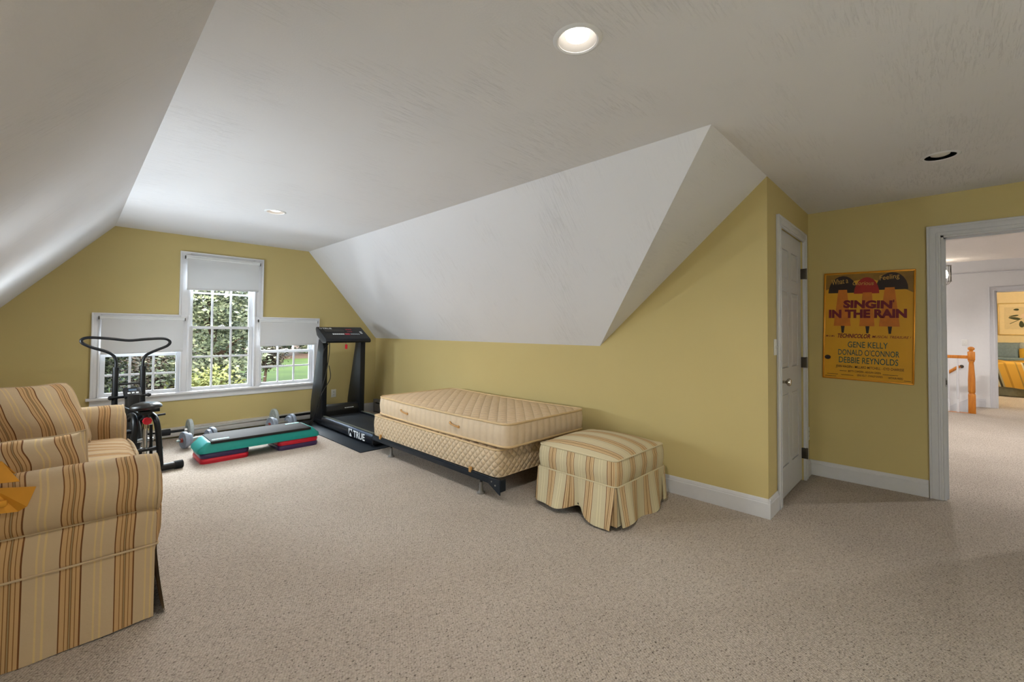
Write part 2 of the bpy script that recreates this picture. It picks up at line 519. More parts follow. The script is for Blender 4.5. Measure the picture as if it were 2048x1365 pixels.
# ------------------------------------------------------------------ room shell
YW, XL, XR, XK, ZK = 6.326, .316, 2.336, 3.380, 1.140
YA, YD, XP, C = 2.192, .837, 4.726, 2.367
XKL = XL-(XK-XR)      # left knee wall
YB = -2.6             # wall behind the camera
b = MB()
b.add([(XKL, YB, 0), (4.85, YB, 0), (4.85, 1.2, 0), (XK+.1, 1.2, 0), (XK+.1, YW+.15, 0), (XKL, YW+.15, 0)], [(0, 1, 2, 3, 4, 5)])
b.add([(4.85, -3.5, 0), (10.25, -3.5, 0), (10.25, 1.2, 0), (4.85, 1.2, 0)], [(0, 1, 2, 3)])
b.add([(10.25, -3.5, 0), (16, -3.5, 0), (16, -.42, 0), (10.25, -.42, 0)], [(0, 1, 2, 3)])
b.add([(11.30, -.42, 0), (16, -.42, 0), (16, 2, 0), (11.30, 2, 0)], [(0, 1, 2, 3)])
b.add([(4.85, -3.5, -.2), (10.25, -3.5, -.2), (10.25, 1.2, -.2), (4.85, 1.2, -.2)], [(3, 2, 1, 0)])
struct(b.build('floor', 'carpet'), 'beige flecked berber carpet')
CANS = [(1.31, .954), (1.321, 4.412), (3.715, -.025)]
PATCH = [(1.2155, 1.4155, .854, 1.054), (1.2155, 1.4155, 4.312, 4.512), (3.615, 3.815, -.125, .075)]
b = MB()
xs_ = [XL, 1.2155, 1.4155, XR, 3.615, 3.815, XP+.06]; ys_ = [YB, -.125, .075, YD, .854, 1.054, 4.312, 4.512, YW+.15]
for x0, x1 in zip(xs_, xs_[1:]):
    for y0, y1 in zip(ys_, ys_[1:]):
        xm, ym = (x0+x1)/2, (y0+y1)/2
        if (xm > XR and ym > YD) or any(p[0] < xm < p[1] and p[2] < ym < p[3] for p in PATCH): continue
        b.add([(x0, y0, C), (x0, y1, C), (x1, y1, C), (x1, y0, C)], [(0, 1, 2, 3)])
for (cx_, cy__), p in zip(CANS, PATCH):     # ceiling around each can's round cut-out
    n_ = 40; inn = []; out = []
    for k in range(n_):
        a = 2*math.pi*k/n_; c_, s__ = math.cos(a), math.sin(a); f_ = 1/max(abs(c_), abs(s__))
        inn.append((cx_+.0745*c_, cy__+.0745*s__, C)); out.append(((p[0]+p[1])/2+.1*c_*f_, (p[2]+p[3])/2+.1*s__*f_, C))
    b.add(inn+out, [(k, (k+1) % n_, n_+(k+1) % n_, n_+k) for k in range(n_)])
ceil = struct(b.build('ceiling', 'ceiling', angle=10), 'flat white swirl-textured plaster ceiling')
def slope(pts):
    o = MB().add(pts, [tuple(range(len(pts)))]).build('sloped_ceiling', 'ceiling', ceil); return o
slope([(XL, YB, C), (XKL, YB, ZK), (XKL, YW+.15, ZK), (XL, YW+.15, C)])['label'] = 'left sloped ceiling under the roof'
slope([(XR, YW+.15, C), (XK, YW+.15, ZK), (XK, YA, ZK), (XR, YD, C)])['label'] = 'right sloped ceiling above the knee wall'
slope([(XR, YD, C), (XK, YA, ZK), (XK, YD, C)])['label'] = 'small triangular slope at the alcove corner'

# window wall with a T-shaped opening
b = MB()
T = .15
def wp(poly): b.prism(poly, 'y', YW, YW+T)
wp([(XKL, 0), (XK, 0), (XK, .5), (XKL, .5)])
wp([(XKL, .5), (.20, .5), (.20, 1.385), (XKL, 1.385)]); wp([(2.45, .5), (XK, .5), (XK, ZK), (2.45, ZK)])
wp([(2.45, ZK), (XK, ZK), (XK-(1.385-ZK)*.8508, 1.385), (2.45, 1.385)])
sl = .8508
wp([(XKL+(1.385-ZK)*sl-.3, 1.385), (.935, 1.385), (.935, 2.125), (XKL+(2.125-ZK)*sl-.3, 2.125)])
wp([(1.69, 1.385), (XK-(1.385-ZK)*sl, 1.385), (XK-(2.125-ZK)*sl, 2.125), (1.69, 2.125)])
wp([(XKL+(2.125-ZK)*sl-.3, 2.125), (XK-(2.125-ZK)*sl, 2.125), (XR, C), (XL-.3, C)])
struct(b.build('wall_back', 'yellow', smooth=False), 'yellow gable wall with the three part window')
struct(MB().prism([(YW, 0), (YW, ZK), (YA, ZK), (YD, C), (YD, 0)], 'x', XK, XK+.08).build('wall_right', 'yellow', smooth=False), 'yellow knee wall behind the bed')
struct(MB().prism([(YW, 0), (YW, ZK), (YB, ZK), (YB, 0)], 'x', XKL-.08, XKL).build('wall_left', 'yellow', smooth=False), 'yellow knee wall behind the sofa')
struct(MB().prism([(XKL, 0), (XP+.1, 0), (XP+.1, C), (XL, C), (XKL, ZK)], 'y', YB-.08, YB).build('wall_front', 'yellow', smooth=False))
b = MB()
DX0, DX1, DZ = 3.685, 4.475, 2.075
b.box(XK+.0795, DX0, YD, YD+.1, 0, C); b.box(DX1, XP+.1, YD, YD+.1, 0, C); b.box(DX0, DX1, YD, YD+.1, DZ, C)
b.box(XK+.0795, XP+.1, 1.15, 1.25, 0, C)
struct(b.build('wall_closet', 'yellow', smooth=False), 'yellow wall holding the closet door')
b = MB()
OY0, OY1, OZ = -.86, -.025, 2.045
b.box(XP, XP+.12, OY1, YD+.1, 0, C); b.box(XP, XP+.12, YB-.1, OY0, 0, C); b.box(XP, XP+.12, OY0, OY1, OZ, C)
struct(b.build('wall_poster', ['yellow'], smooth=False), 'yellow wall with the framed poster and hall doorway')
struct(MB().box(XP+.12, XP+.128, -3.5, OY0-.001, 0, 3.1).box(XP+.12, XP+.128, OY1+.001, 1.2, 0, 3.1).box(XP+.12, XP+.128, OY0-.001, OY1+.001, OZ+.001, 3.1).build('wall_hall_near', 'hall_white', smooth=False))

# baseboards: stepped profile
def baseboard(name, p0, p1, nrm, h=.132, label=None):
    p0, p1 = Vector(p0), Vector(p1); n_ = Vector(nrm)
    prof = [(0, 0), (.016, 0), (.016, h*.76), (.012, h*.80), (.012, h*.84), (.008, h*.95), (.004, h), (0, h)]
    vs = []
    for p in (p0, p1):
        for a, z in prof: vs.append((p.x+n_.x*a, p.y+n_.y*a, z))
    k = len(prof)
    fs = [(i, (i+1) % k, k+(i+1) % k, k+i) for i in range(k)]+[tuple(range(k))[::-1], tuple(range(k, 2*k))]
    return struct(MB().add(vs, fs).build(name, 'white_trim', smooth=False), label or 'white stepped baseboard')
baseboard('baseboard_right', (XK, YD-.0152), (XK, YW), (-1, 0))
baseboard('baseboard_closet', (XK-.0154, YD), (3.605, YD), (0, -1))
baseboard('baseboard_corner', (4.56, YD), (XP, YD), (0, -1))
baseboard('baseboard_poster', (XP, YD), (XP, .058), (-1, 0))
baseboard('baseboard_back', (2.44, YW), (XK, YW), (0, -1))
baseboard('baseboard_left', (XKL, YB), (XKL, YW), (1, 0))
baseboard('baseboard_hall', (11.30, -.60), (11.30, -.40), (-1, 0), .15)

# ------------------------------------------------------------------ door casings and doors
def casing(name, horiz, plane, a0, a1, top, w_, n_, label):
    """door casing on a wall plane: horiz 'x' or 'y'; opening a0..a1; n_ = sign of outward normal"""
    root = sroot(name, label)
    d1, d2 = plane, plane+n_*.018
    d3 = plane+n_*.024
    def bx(lo, hi, z0, z1, dd, mb, bev=.003):
        lo_, hi_ = min(lo, hi), max(lo, hi); q0, q1 = min(d1, dd), max(d1, dd)
        if horiz == 'x': mb.box(lo_, hi_, q0, q1, z0, z1, bev)
        else: mb.box(q0, q1, lo_, hi_, z0, z1, bev)
    for lo, hi, s in ((a0-w_, a0, -1), (a1, a1+w_, 1)):
        mb = MB(); bx(lo, hi, 0, top+w_, d2, mb)
        e = lo if s < 0 else hi
        bx(e+s*.0008, e-s*.014, 0, top+w_+.0006, d3, mb); i = hi if s < 0 else lo
        bx(i+s*.012, i+s*.026, 0, top+.02, d3-n_*.001, mb)
        mb.build('side_casing', 'white_trim', root)
    mb = MB(); bx(a0-w_, a1+w_, top, top+w_, d2-n_*.001, mb); bx(a0-w_+.0006, a1+w_-.0006, top+w_-.014, top+w_+.0012, d3-n_*.001, mb); bx(a0-.02, a1+.02, top+.012, top+.026, d3-n_*.002, mb)
    mb.build('head_casing', 'white_trim', root)
    return root
casing('trim_1', 'x', YD, DX0, DX1, DZ-.005, .075, -1, 'white casing around the closet door')
tr2 = casing('trim_2', 'y', XP, OY0, OY1, OZ-.005, .078, -1, 'white casing around the hall doorway')
b = MB(); b.box(XP, XP+.128, OY1-.018, OY1, 0, OZ); b.box(XP, XP+.128, OY0, OY0+.018, 0, OZ); b.box(XP, XP+.128, OY0, OY1, OZ-.018, OZ)
b.box(XP+.05, XP+.085, OY1-.03, OY1-.018, 0, OZ-.018); b.box(XP+.05, XP+.085, OY0, OY1, OZ-.03, OZ-.018)
b.build('door_jamb', 'white_trim', tr2)
MB().box(XP+.012, XP+.04, OY1-.0205, OY1-.0175, .87, .935, .001).box(XP+.004, XP+.014, OY1-.026, OY1-.016, .885, .92, .002).build('strike_plate', 'hinge_bronze', tr2)

d1 = sroot('door_1', 'white six panel closet door with brass-toned knob', ((DX0+DX1)/2, YD, 0))
yf = YD+.012
b = MB(); b.box(DX0+.004, DX1-.004, yf+.010, yf+.04, .012, DZ-.004)
W0, W1 = DX0+.004, DX1-.004
sw = .115; mid = (W0+W1)/2
cols = [(W0+sw, mid-.05), (mid+.05, W1-sw)]
rows = [(.24, .80), (1.00, 1.60), (1.70, 1.93)]
for lo, hi in ((W0, W0+sw), (mid-.05, mid+.05), (W1-sw, W1)): b.box(lo, hi, yf, yf+.012, .012, DZ-.004)
for z0, z1 in ((.012, .24), (.80, 1.00), (1.60, 1.70), (1.93, DZ-.004)):
    for lo, hi in cols: b.box(lo, hi, yf, yf+.012, z0, z1)
b.build('door_slab', 'white_door', d1, angle=20)
for z0, z1 in rows:
    for lo, hi in cols:
        q = MB()
        q.prism([(lo+.012, z0+.012), (hi-.012, z0+.012), (hi-.012, z1-.012), (lo+.012, z1-.012)], 'y', yf+.003, yf+.012, .0)
        q.add([(lo+.012, yf+.003, z0+.012), (hi-.012, yf+.003, z0+.012), (hi-.012, yf+.003, z1-.012), (lo+.012, yf+.003, z1-.012),
               (lo+.035, yf-.001, z0+.035), (hi-.035, yf-.001, z0+.035), (hi-.035, yf-.001, z1-.035), (lo+.035, yf-.001, z1-.035)],
              [(0, 1, 5, 4), (1, 2, 6, 5), (2, 3, 7, 6), (3, 0, 4, 7), (4, 5, 6, 7)])
        q.build('panel', 'white_door', d1, smooth=False)
kM = Matrix.Translation((3.765, yf, .905)) @ Matrix.Rotation(R(90), 4, 'X')
kn = MB().lathe([(.031, 0), (.031, .004), (.024, .010), (.012, .014), (.010, .034), (.015, .040), (.026, .048), (.029, .058), (.026, .066), (.015, .071), (0, .072)], kM, 24)
kn.build('knob', 'nickel', d1)
for hz in (1.79, 1.02, .235):
    MB().box(DX1-.012, DX1+.012, YD-.026, YD+.012, hz-.045, hz+.045, .001).tube([(DX1, YD-.028, hz-.047), (DX1, YD-.028, hz+.047)], .006, 8).build('hinge', 'hinge_bronze', d1)

# ------------------------------------------------------------------ window
def bar(mb, x0, x1, z0, z1, y0, y1, bev=.002): mb.box(x0, x1, y0, y1, z0, z1, bev, 1)
def sash(name, root, x0, x1, z0, z1, y0, st, bot, top, rows_, cols_=3):
    y1 = y0+.03
    mb = MB()
    bar(mb, x0, x0+st, z0, z1, y0, y1); bar(mb, x1-st, x1, z0, z1, y0, y1)
    bar(mb, x0+st, x1-st, z0, z0+bot, y0, y1); bar(mb, x0+st, x1-st, z1-top, z1, y0, y1)
    s = mb.build(name, 'white_sash', root)
    gx0, gx1, gz0, gz1 = x0+st, x1-st, z0+bot, z1-top
    mw = .011
    for i in range(1, cols_):
        x = gx0+(gx1-gx0)*i/cols_
        MB().box(x-mw, x+mw, y0+.005, y0+.022, gz0, gz1, .003, 1).build('muntin', 'white_sash', s)
    for z in rows_:
        MB().box(gx0, gx1, y0+.006, y0+.021, z-mw, z+mw, .003, 1).build('muntin', 'white_sash', s)
    zs = [gz0]+list(rows_)+[gz1]
    for i in range(cols_):
        xa, xb = gx0+(gx1-gx0)*i/cols_, gx0+(gx1-gx0)*(i+1)/cols_
        for za, zb in zip(zs, zs[1:]):
            MB().box(xa, xb, y0+.012, y0+.016, za, zb).build('pane', 'glass', s)
    return s
def lock(s, x, z, y): MB().box(x-.03, x+.03, y-.016, y+.012, z, z+.008, .002).box(x-.012, x+.02, y-.02, y, z+.006, z+.018, .004).build('sash_lock', 'white_plastic', s)
def lift(s, x, z, y): MB().box(x-.03, x+.03, y-.014, y, z, z+.007, .002).build('sash_lift', 'white_plastic', s)
def window(name, label, x0, x1, zt, rowsL, rowsU, zm, ccas):
    root = sroot(name, label, ((x0+x1)/2, YW, .5))
    mb = MB()   # jamb liner
    mb.box(x0-.02, x0+.002, YW-.002, YW+T, .5, zt); mb.box(x1-.002, x1+.02, YW-.002, YW+T, .5, zt)
    mb.box(x0-.02, x1+.02, YW-.002, YW+T, zt-.002, zt+.02); mb.box(x0, x1, YW+.02, YW+T, .48, .512)
    mb.box(x0, x0+.012, YW+.055, YW+.07, .51, zt); mb.box(x1-.012, x1, YW+.055, YW+.07, .51, zt)
    mb.build('jamb', 'white_window', root)
    lo = sash('lower_sash', root, x0+.004, x1-.004, .512, zm+.02, YW+.035, .04, .05, .034, rowsL)
    up = sash('upper_sash', root, x0+.004, x1-.004, zm-.014, zt-.004, YW+.072, .04, .034, .045, rowsU)
    lock(lo, (x0+x1)/2, zm+.02, YW+.06); lift(lo, (x0+x1)/2, .535, YW+.035)
    for args in ccas:
        mb = MB()
        for k_, (xa, xb, za, zb, yy) in enumerate(args): mb.box(xa-.0006*k_, xb+.0006*k_, yy, YW+.001*k_, za+.0006*k_, zb+.0005*k_, .003)
        mb.build('casing', 'white_window', root)
    return root
cy, cb = YW-.018, YW-.026
window('window_1', 'left short double hung window', .225, .918, 1.375, [.750], [1.19], .965,
       [[(.155, .225, .525, 1.425, cy), (.155, .170, .525, 1.425, cb), (.21, .225, .525, 1.37, cb)], [(.226, .905, 1.365, 1.425, cy), (.17, .905, 1.41, 1.425, cb), (.226, .9, 1.365, 1.378, cb)]])
window('window_2', 'tall middle double hung window', .985, 1.665, 2.115, [.925], [1.70], 1.275,
       [[(.905, .985, .525, 1.425, cy), (.905, .92, .525, 1.37, cb), (.97, .985, .525, 1.425, cb)], [(.885, .986, 1.4251, 2.175, cy), (.885, .90, 1.4251, 2.175, cb), (.971, .986, 1.4251, 2.11, cb)],
        [(1.665, 1.745, .525, 1.425, cy), (1.73, 1.745, .525, 1.37, cb), (1.665, 1.68, .525, 1.425, cb)], [(1.664, 1.765, 1.4251, 2.175, cy), (1.75, 1.765, 1.4251, 2.175, cb), (1.664, 1.679, 1.4251, 2.11, cb)],
        [(.987, 1.663, 2.105, 2.175, cy), (.9, 1.75, 2.16, 2.175, cb)]])
window('window_3', 'right short double hung window', 1.732, 2.425, 1.375, [.765], [1.19], .965,
       [[(2.425, 2.495, .525, 1.425, cy), (2.48, 2.495, .525, 1.425, cb), (2.425, 2.44, .525, 1.37, cb)], [(1.746, 2.424, 1.365, 1.425, cy), (1.746, 2.48, 1.41, 1.425, cb), (1.746, 2.424, 1.365, 1.378, cb)]])
t3 = sroot('trim_3', 'white window stool and apron', (1.3, YW, .5))
MB().box(.125, 2.525, YW-.055, YW+.04, .498, .526, .006).build('stool', 'white_window', t3)
MB().prism([(YW, .425), (YW-.014, .43), (YW-.02, .45), (YW-.016, .475), (YW-.03, .497), (YW, .497)], 'x', .155, 2.495).build('apron', 'white_window', t3, angle=50)

def shade(label, x0, x1, zt, zb, zb2=None):
    zb2 = zb if zb2 is None else zb2
    y = YW-.035
    r = thing('roller_shade', label, 'window shade', ((x0+x1)/2, y, zb), 0, 'white roller shades over the three windows')
    MB().tube([(x0, y, zt), (x1, y, zt)], .021, 16).build('roller', 'shade_tube', r)
    MB().box(x0-.004, x1+.004, y-.024, y+.02, zt+.012, zt+.026, .004).build('valance', 'shade_tube', r)
    b = MB()
    def fn(u, v):
        z = (zt-.012)*(1-v)+(zb*(1-u)+zb2*u)*v
        return (x0+.012+(x1-x0-.024)*u, y-.018-.006*math.sin(v*3)+.002*math.sin(u*9), z)
    b.grid(fn, 10, 8)
    def fn2(u, v):
        p = fn(u, v); return (p[0], p[1]+.0012, p[2])
    b.grid(fn2, 10, 8)
    b.build('shade_cloth', 'shade_fabric', r)
    MB().box(x0+.012, x1-.012, y-.026, y-.014, zb-.008, zb+.014, .003, M=Matrix.Translation((x0, y, zb)) @ Matrix.Rotation(-math.atan2(zb2-zb, x1-x0), 4, 'Y') @ Matrix.Translation((-x0, -y, -zb))).build('hem_bar', 'shade_fabric', r)
    for x in (x0-.006, x1+.006):
        MB().box(x-.003, x+.003, y-.016, YW-.015, zt-.018, zt+.018, .001).tube([(x-.004, y, zt), (x+.004, y, zt)], .009, 8).build('bracket', 'hinge_bronze', r)
    return r
shade('white roller shade on the left short window, behind the bike handlebar', .215, .935, 1.372, .99, 1.005)
shade('white roller shade on the tall middle window', .935, 1.71, 2.105, 1.725, 1.755)
shade('white roller shade on the right short window, beside the treadmill console', 1.715, 2.455, 1.372, 1.045, 1.06)

# ------------------------------------------------------------------ plates and heaters
def plate(name, label, cat, c, axis, sgn, w_=.072, h=.115, kind='outlet'):
    M_ = Matrix.Translation(c) @ (Matrix.Rotation(R(90), 4, 'X') if axis == 'y' else Matrix.Rotation(R(-90), 4, 'Z') @ Matrix.Rotation(R(90), 4, 'X'))
    if axis == 'x' and sgn < 0: M_ = Matrix.Translation(c) @ Matrix.Rotation(R(-90), 4, 'Z') @ Matrix.Rotation(R(90), 4, 'X')
    r = thing(name, label, cat, M=M_)
    MB().box(-w_/2, w_/2, -h/2, h/2, 0, .006, .002).build('cover', 'white_plastic', r, local=True)
    if kind == 'outlet':
        for yy in (-.02, .02):
            MB().box(-.017, .017, yy-.014, yy+.014, .004, .008, .003).box(-.008, -.005, yy-.005, yy+.006, .0075, .0085, mi=1).box(.005, .008, yy-.005, yy+.006, .0075, .0085, mi=1).build('socket', ['white_plastic', 'dark_slot'], r, local=True)
    else:
        MB().box(-.006, .006, -.012, .012, .004, .009, .001).box(-.004, .004, -.002, .008, .008, .018, .002).build('toggle', 'white_plastic', r, local=True)
    return r
plate('outlet', 'white wall outlet on the window wall behind the treadmill', 'outlet', (2.725, YW, .335), 'y', -1)
plate('outlet', 'white wall outlet low in the corner beside the closet door', 'outlet', (4.66, YD, .37), 'y', -1)
plate('light_switch', 'white light switch left of the closet door', 'light switch', (3.565, YD, 1.17), 'y', -1, kind='switch')
plate('light_switch', 'white light switch on the far hall wall above the newel post', 'light switch', (11.30, -.351, 1.13), 'x', -1, kind='switch')

h = thing('baseboard_heater', 'long white baseboard heater under the window', 'heater', (.85, YW-.04, 0))
MB().box(-.70, 2.43, YW-.055, YW, .02, .075, .003).prism([(YW, .118), (YW-.018, .122), (YW-.058, .110), (YW-.058, .098), (YW-.05, .098), (YW, .108)], 'x', -.70, 2.43).build('cover', 'heater_white', h)
MB().box(-.69, 2.40, YW-.040, YW-.001, .02, .106).build('fin_slot', 'dark_slot', h)
for x in (-.70, 2.42): MB().box(x-.012, x+.02, YW-.062, YW, .01, .124, .003).build('end_cap', 'heater_white', h)
h = thing('baseboard_heater', 'grey baseboard heater along the knee wall behind the bed', 'heater', (3.34, 4.4, 0))
MB().box(3.312, XK-.017, 2.8, 6.22, .02, .135, .004).prism([(XK-.017, .20), (3.318, .185), (3.305, .172), (3.305, .16), (3.32, .165), (XK-.017, .188)], 'y', 2.8, 6.22).build('cover', 'heater_grey', h)
MB().box(3.328, XK-.018, 2.81, 6.20, .03, .178).build('fin_slot', 'dark_slot', h)
for y in (2.79, 6.215): MB().box(3.303, XK-.016, y-.015, y+.012, .0, .202, .003).build('end_cap', 'heater_grey', h)

# ------------------------------------------------------------------ recessed lights
plain('baffle_grey', '8a8885', .5, 0, .4, .02)
def can(label, x, y, on, z=C):
    r = thing('recessed_light', label, 'ceiling light', (x, y, z))
    ri, ro = .072, .092
    MB().lathe([(ri, .004), (ri, -.003), (ri+.006, -.006), (ro-.008, -.005), (ro, 0), (ro, .002)], Matrix.Translation((x, y, z)), 36, 0, False).build('trim_ring', 'white_window', r)
    d_ = .085 if z == C else .0
    if d_:
        MB().lathe([(ri, -.001), (ri-.004, .02), (.056, d_), (0, d_+.001)], Matrix.Translation((x, y, z)), 36, 0, False).build('baffle', 'baffle_grey' if on else 'can_black', r)
        zo_ = -.040 if on else -.044
        MB().lathe([(.0, .046+zo_), (.030, .047+zo_), (.044, .053+zo_), (.047, .062+zo_), (.045, .08)], Matrix.Translation((x, y, z)), 32, 0, False).build('bulb', 'bulb_on' if on else 'lens_off', r)
    else:
        MB().lathe([(ri, -.0015), (0, -.002)], Matrix.Translation((x, y, z)), 36).build('bulb', 'bulb_on', r)
    return r
can('lit recessed ceiling light nearest the camera', 1.31, .954, True)
can('lit recessed ceiling light near the window', 1.321, 4.412, True)
can('unlit black recessed light outside the hall doorway', 3.715, -.025, False)
can('lit recessed ceiling light in the hall', 7.87, 0.0, True, C-.001)

# ------------------------------------------------------------------ sofa
SX1, SX0 = .285, -.64
sofa = thing('sofa', 'striped slipcovered loveseat with rolled arms along the left wall', 'sofa', (-.2, 3.46, 0))
def arm(y_out, s, name):
    """s=+1: outer side faces -y (near arm); s=-1 mirrored"""
    prof = [(.285, .10), (.285, .40), (.285, .50)]
    # profile (d from outer face inward, z), over the roll
    P = [(.022, .300), (.018, .34), (.014, .40), (.020, .455), (.030, .476), (.012, .487), (-.002, .515), (-.010, .555), (-.008, .60), (.008, .642), (.036, .674), (.075, .693), (.120, .698), (.165, .690),
         (.205, .668), (.235, .632), (.25, .59), (.252, .54), (.25, .47), (.25, .38), (.25, .30)]
    n = len(P); b = MB(); nx = 26
    L = SX1-SX0-.1
    def fn(u, v):
        x = SX0+.1+L*u; k = v*(n-1); i = min(int(k), n-2); t = k-i
        d = P[i][0]*(1-t)+P[i+1][0]*t; z = P[i][1]*(1-t)+P[i+1][1]*t
        wv = .004*nz((x*3, d*3, z*5), 2.2, 3)+.003*math.sin(x*9+z*11)
        if u > .86: wv += .006*math.sin(z*60)*(u-.86)/.14*.5
        dd = d-wv*(1 if d < .125 else -1)
        return (x, y_out+s*dd, z-.006*(u > .97))
    b.grid(fn, nx, (n-1)*2, st=lambda u, v: fn(u, 0)[0]+.031-.012+1.6+.003*math.sin(v*25))
    # front face
    cpt = (SX1+.012, y_out+s*.125, .50)
    vs = [fn(1, j/((n-1)*2)) for j in range((n-1)*2+1)]
    mid_ = [tuple(.62*a+.38*c for a, c in zip(v, cpt)) for v in vs]; mid_ = [(SX1+.022, q[1], q[2]) for q in mid_]
    k = len(vs)
    fs = [(i, i+1, k+i+1, k+i) for i in range(k-1)]+[(k+i, k+i+1, 2*k) for i in range(k-1)]
    allv = vs+mid_+[(SX1+.028, cpt[1], cpt[2])]
    b.add(allv, fs, [q[1]+1.55 for q in allv])
    o = b.build(name, 'stripe', sofa, angle=70)
    MB().tube([(v[0]+.004, v[1], v[2]) for v in vs[8:]], .0055, 6).build('piping', 'stripe', o)
    if s > 0:
        MB().tube([(SX0+.1+L*i/12, y_out+.026, .4785) for i in range(13)], .004, 6).build('seam', 'stripe', o)
    return o
arm(2.445, 1, 'arm'); arm(4.465, -1, 'arm')
# body, base and back
MB().box(SX0, .265, 2.475, 4.435, .05, .33, .03, st=lambda v: v[1]+1).build('base', 'stripe', sofa)
bk = MB()
def backf(u, v):
    z = .30+.58*v; x = SX0+.16+.10*(1-v)+.03*math.sin(v*3.1)
    return (x, 2.50+1.91*u, z+.01*math.sin(u*12)*(v > .95))
bk.grid(backf, 24, 10, st=lambda u, v: u*1.9+1)
bk.box(SX0, SX0+.17, 2.47, 4.44, .05, .87, .05, st=lambda v: v[1]+1)
bk.build('back', 'stripe', sofa, angle=60)
# skirt: end panels and front panel, flaring to the floor
def skirt(p0, p1, out, z1, flare, seed, stf, nu=28):
    b = MB(); p0, p1, out = Vector(p0), Vector(p1), Vector(out)
    def fn(u, v):
        p = p0.lerp(p1, u); z = z1*(1-v)+.006
        o = out*(flare*v**1.3+.006*v*math.sin(u*10+seed)+.004*math.sin(u*23+seed)*v)
        return (p.x+o.x, p.y+o.y, z+.004*math.sin(u*7+seed)*v)
    b.grid(fn, nu, 8, st=stf)
    b.grid(lambda u, v: Vector(fn(u, v))-out*.004, nu, 8, st=stf)
    return b
L = SX1-SX0
skirt((SX0, 2.462, 0), (SX1-.002, 2.462, 0), (0, -1, 0), .318, .014, 1, lambda u, v: SX0+L*u+.031-.012+1.6).build('skirt_panel', 'stripe', sofa, angle=60)
skirt((SX1+.004, 2.47, 0), (SX1+.004, 4.44, 0), (1, 0, 0), .318, .045, 4, lambda u, v: u*1.97+1.05, 50).build('skirt_panel', 'stripe', sofa, angle=60)
skirt((SX0, 4.448, 0), (SX1, 4.448, 0), (0, 1, 0), .318, .014, 2, lambda u, v: L*u+1).build('skirt_panel', 'stripe', sofa, angle=60)
MB().tube([(SX0+L*i/14, 2.458+.0015*math.sin(i), .322) for i in range(15)]+[(SX1+.006, 2.463, .322)]+[(SX1+.008, 2.47+1.97*i/14, .322) for i in range(15)], .0048, 6).build('welt', 'stripe', sofa)
def cushion(x0, x1, y0, y1, z0, z1, crown, seed, stf, nu=26, nv=26, r=.06):
    """boxy upholstered cushion: rounded-box surface from a grid sphere"""
    b = MB(); hx, hy, hz = (x1-x0)/2, (y1-y0)/2, (z1-z0)/2; c = Vector(((x0+x1)/2, (y0+y1)/2, (z0+z1)/2))
    bm = bmesh.new(); bmesh.ops.create_cube(bm, size=2); bmesh.ops.subdivide_edges(bm, edges=list(bm.edges), cuts=14, use_grid_fill=True)
    vs = []
    for v in bm.verts:
        p = Vector((v.co.x*hx, v.co.y*hy, v.co.z*hz))
        q = Vector([max(-(a-r), min(a-r, t)) if a > r else 0 for t, a in zip(p, (hx, hy, hz))])
        d = p-q
        p2 = q+d.normalized()*r if d.length > 1e-6 else p
        if abs(v.co.z) > .5:
            p2.z += math.copysign(1, v.co.z)*crown*(1-v.co.x**2)*(1-v.co.y**2)
        if v.co.x > .9: p2.x += .02*(1-v.co.y**2)*(1-v.co.z**2)
        n_ = .007*nz((p2.x*1.2, p2.y*5, p2.z*4), 2.0, seed)
        p2 += Vector((n_, n_, n_*1.5)); v.co = p2+c
    b.bm(bm, 0, stf); return b
for i, (y0, y1) in enumerate(((2.70, 3.452), (3.458, 4.21))):
    o = cushion(-.42, .325, y0, y1, .325, .485, .036, i+2, lambda v: v.y*1.6+1, r=.075).build('seat_cushion', 'stripe', sofa, angle=70)
    for z in (.345, .471):
        MB().tube([(.308+.014*math.sin(math.pi*k/16), y0+.05+(y1-y0-.10)*k/16, z+.003*math.sin(k*.6+i)) for k in range(17)], .005, 6).build('piping', 'stripe', o)
# loose pillows
def pillow(label, c, wd, ht, th, M_, seed, pin=.12, rnd_=.10, shear=0, st0=0, sstep=1.0, name='throw_pillow'):
    r = thing(name, label, 'pillow', M=Matrix.Translation(c) @ M_)
    n = 26
    def edge(u, v):
        # pinched sides between full corners
        a, b_ = 2*u-1, 2*v-1
        a, b_ = a*(1-rnd_*b_**4*abs(a)), b_*(1-rnd_*a**4*abs(b_))
        k = 1-pin*(1-a*a)**.7*abs(b_)**2; l = 1-pin*ht/wd*1.2*(1-b_*b_)**.7*abs(a)**2
        return a*wd/2*l-shear*b_*ht/2, b_*ht/2*k
    b = MB()
    for s in (1, -1):
        def fn(u, v):
            x, y = edge(u, v); a, b_ = abs(2*u-1), abs(2*v-1)
            t = th/2*((1-a**2.6)*(1-b_**2.6))**.55
            wr = .028*nz((x, y, s), 7, seed)*(1-a**4)*(1-b_**4)+.012*math.sin(x*34+y*13+seed)*(1-a*.6)*(b_**3)*(1-b_**8)
            return (x, y+.008*math.sin(x*17+seed)*b_, s*(t+wr))
        b.grid(fn, n, n, st=lambda u, v: st0+u*wd*sstep+1.6+.010*math.sin(v*7+seed)+.008*nz((u*3, v*3, seed), 1.5, seed))
    o = b.build('cover', 'stripe', r, local=True, angle=80)
    ring = [edge(i/12, 0) for i in range(12)]+[edge(1, i/12) for i in range(12)]+[edge(1-i/12, 1) for i in range(12)]+[edge(0, 1-i/12) for i in range(12)]
    MB().tube([(x, y+.008*math.sin(x*17+seed)*abs(2*y/ht), 0) for x, y in ring], .0055, 6, closed=True).build('piping', 'stripe', r, local=True)
    return r
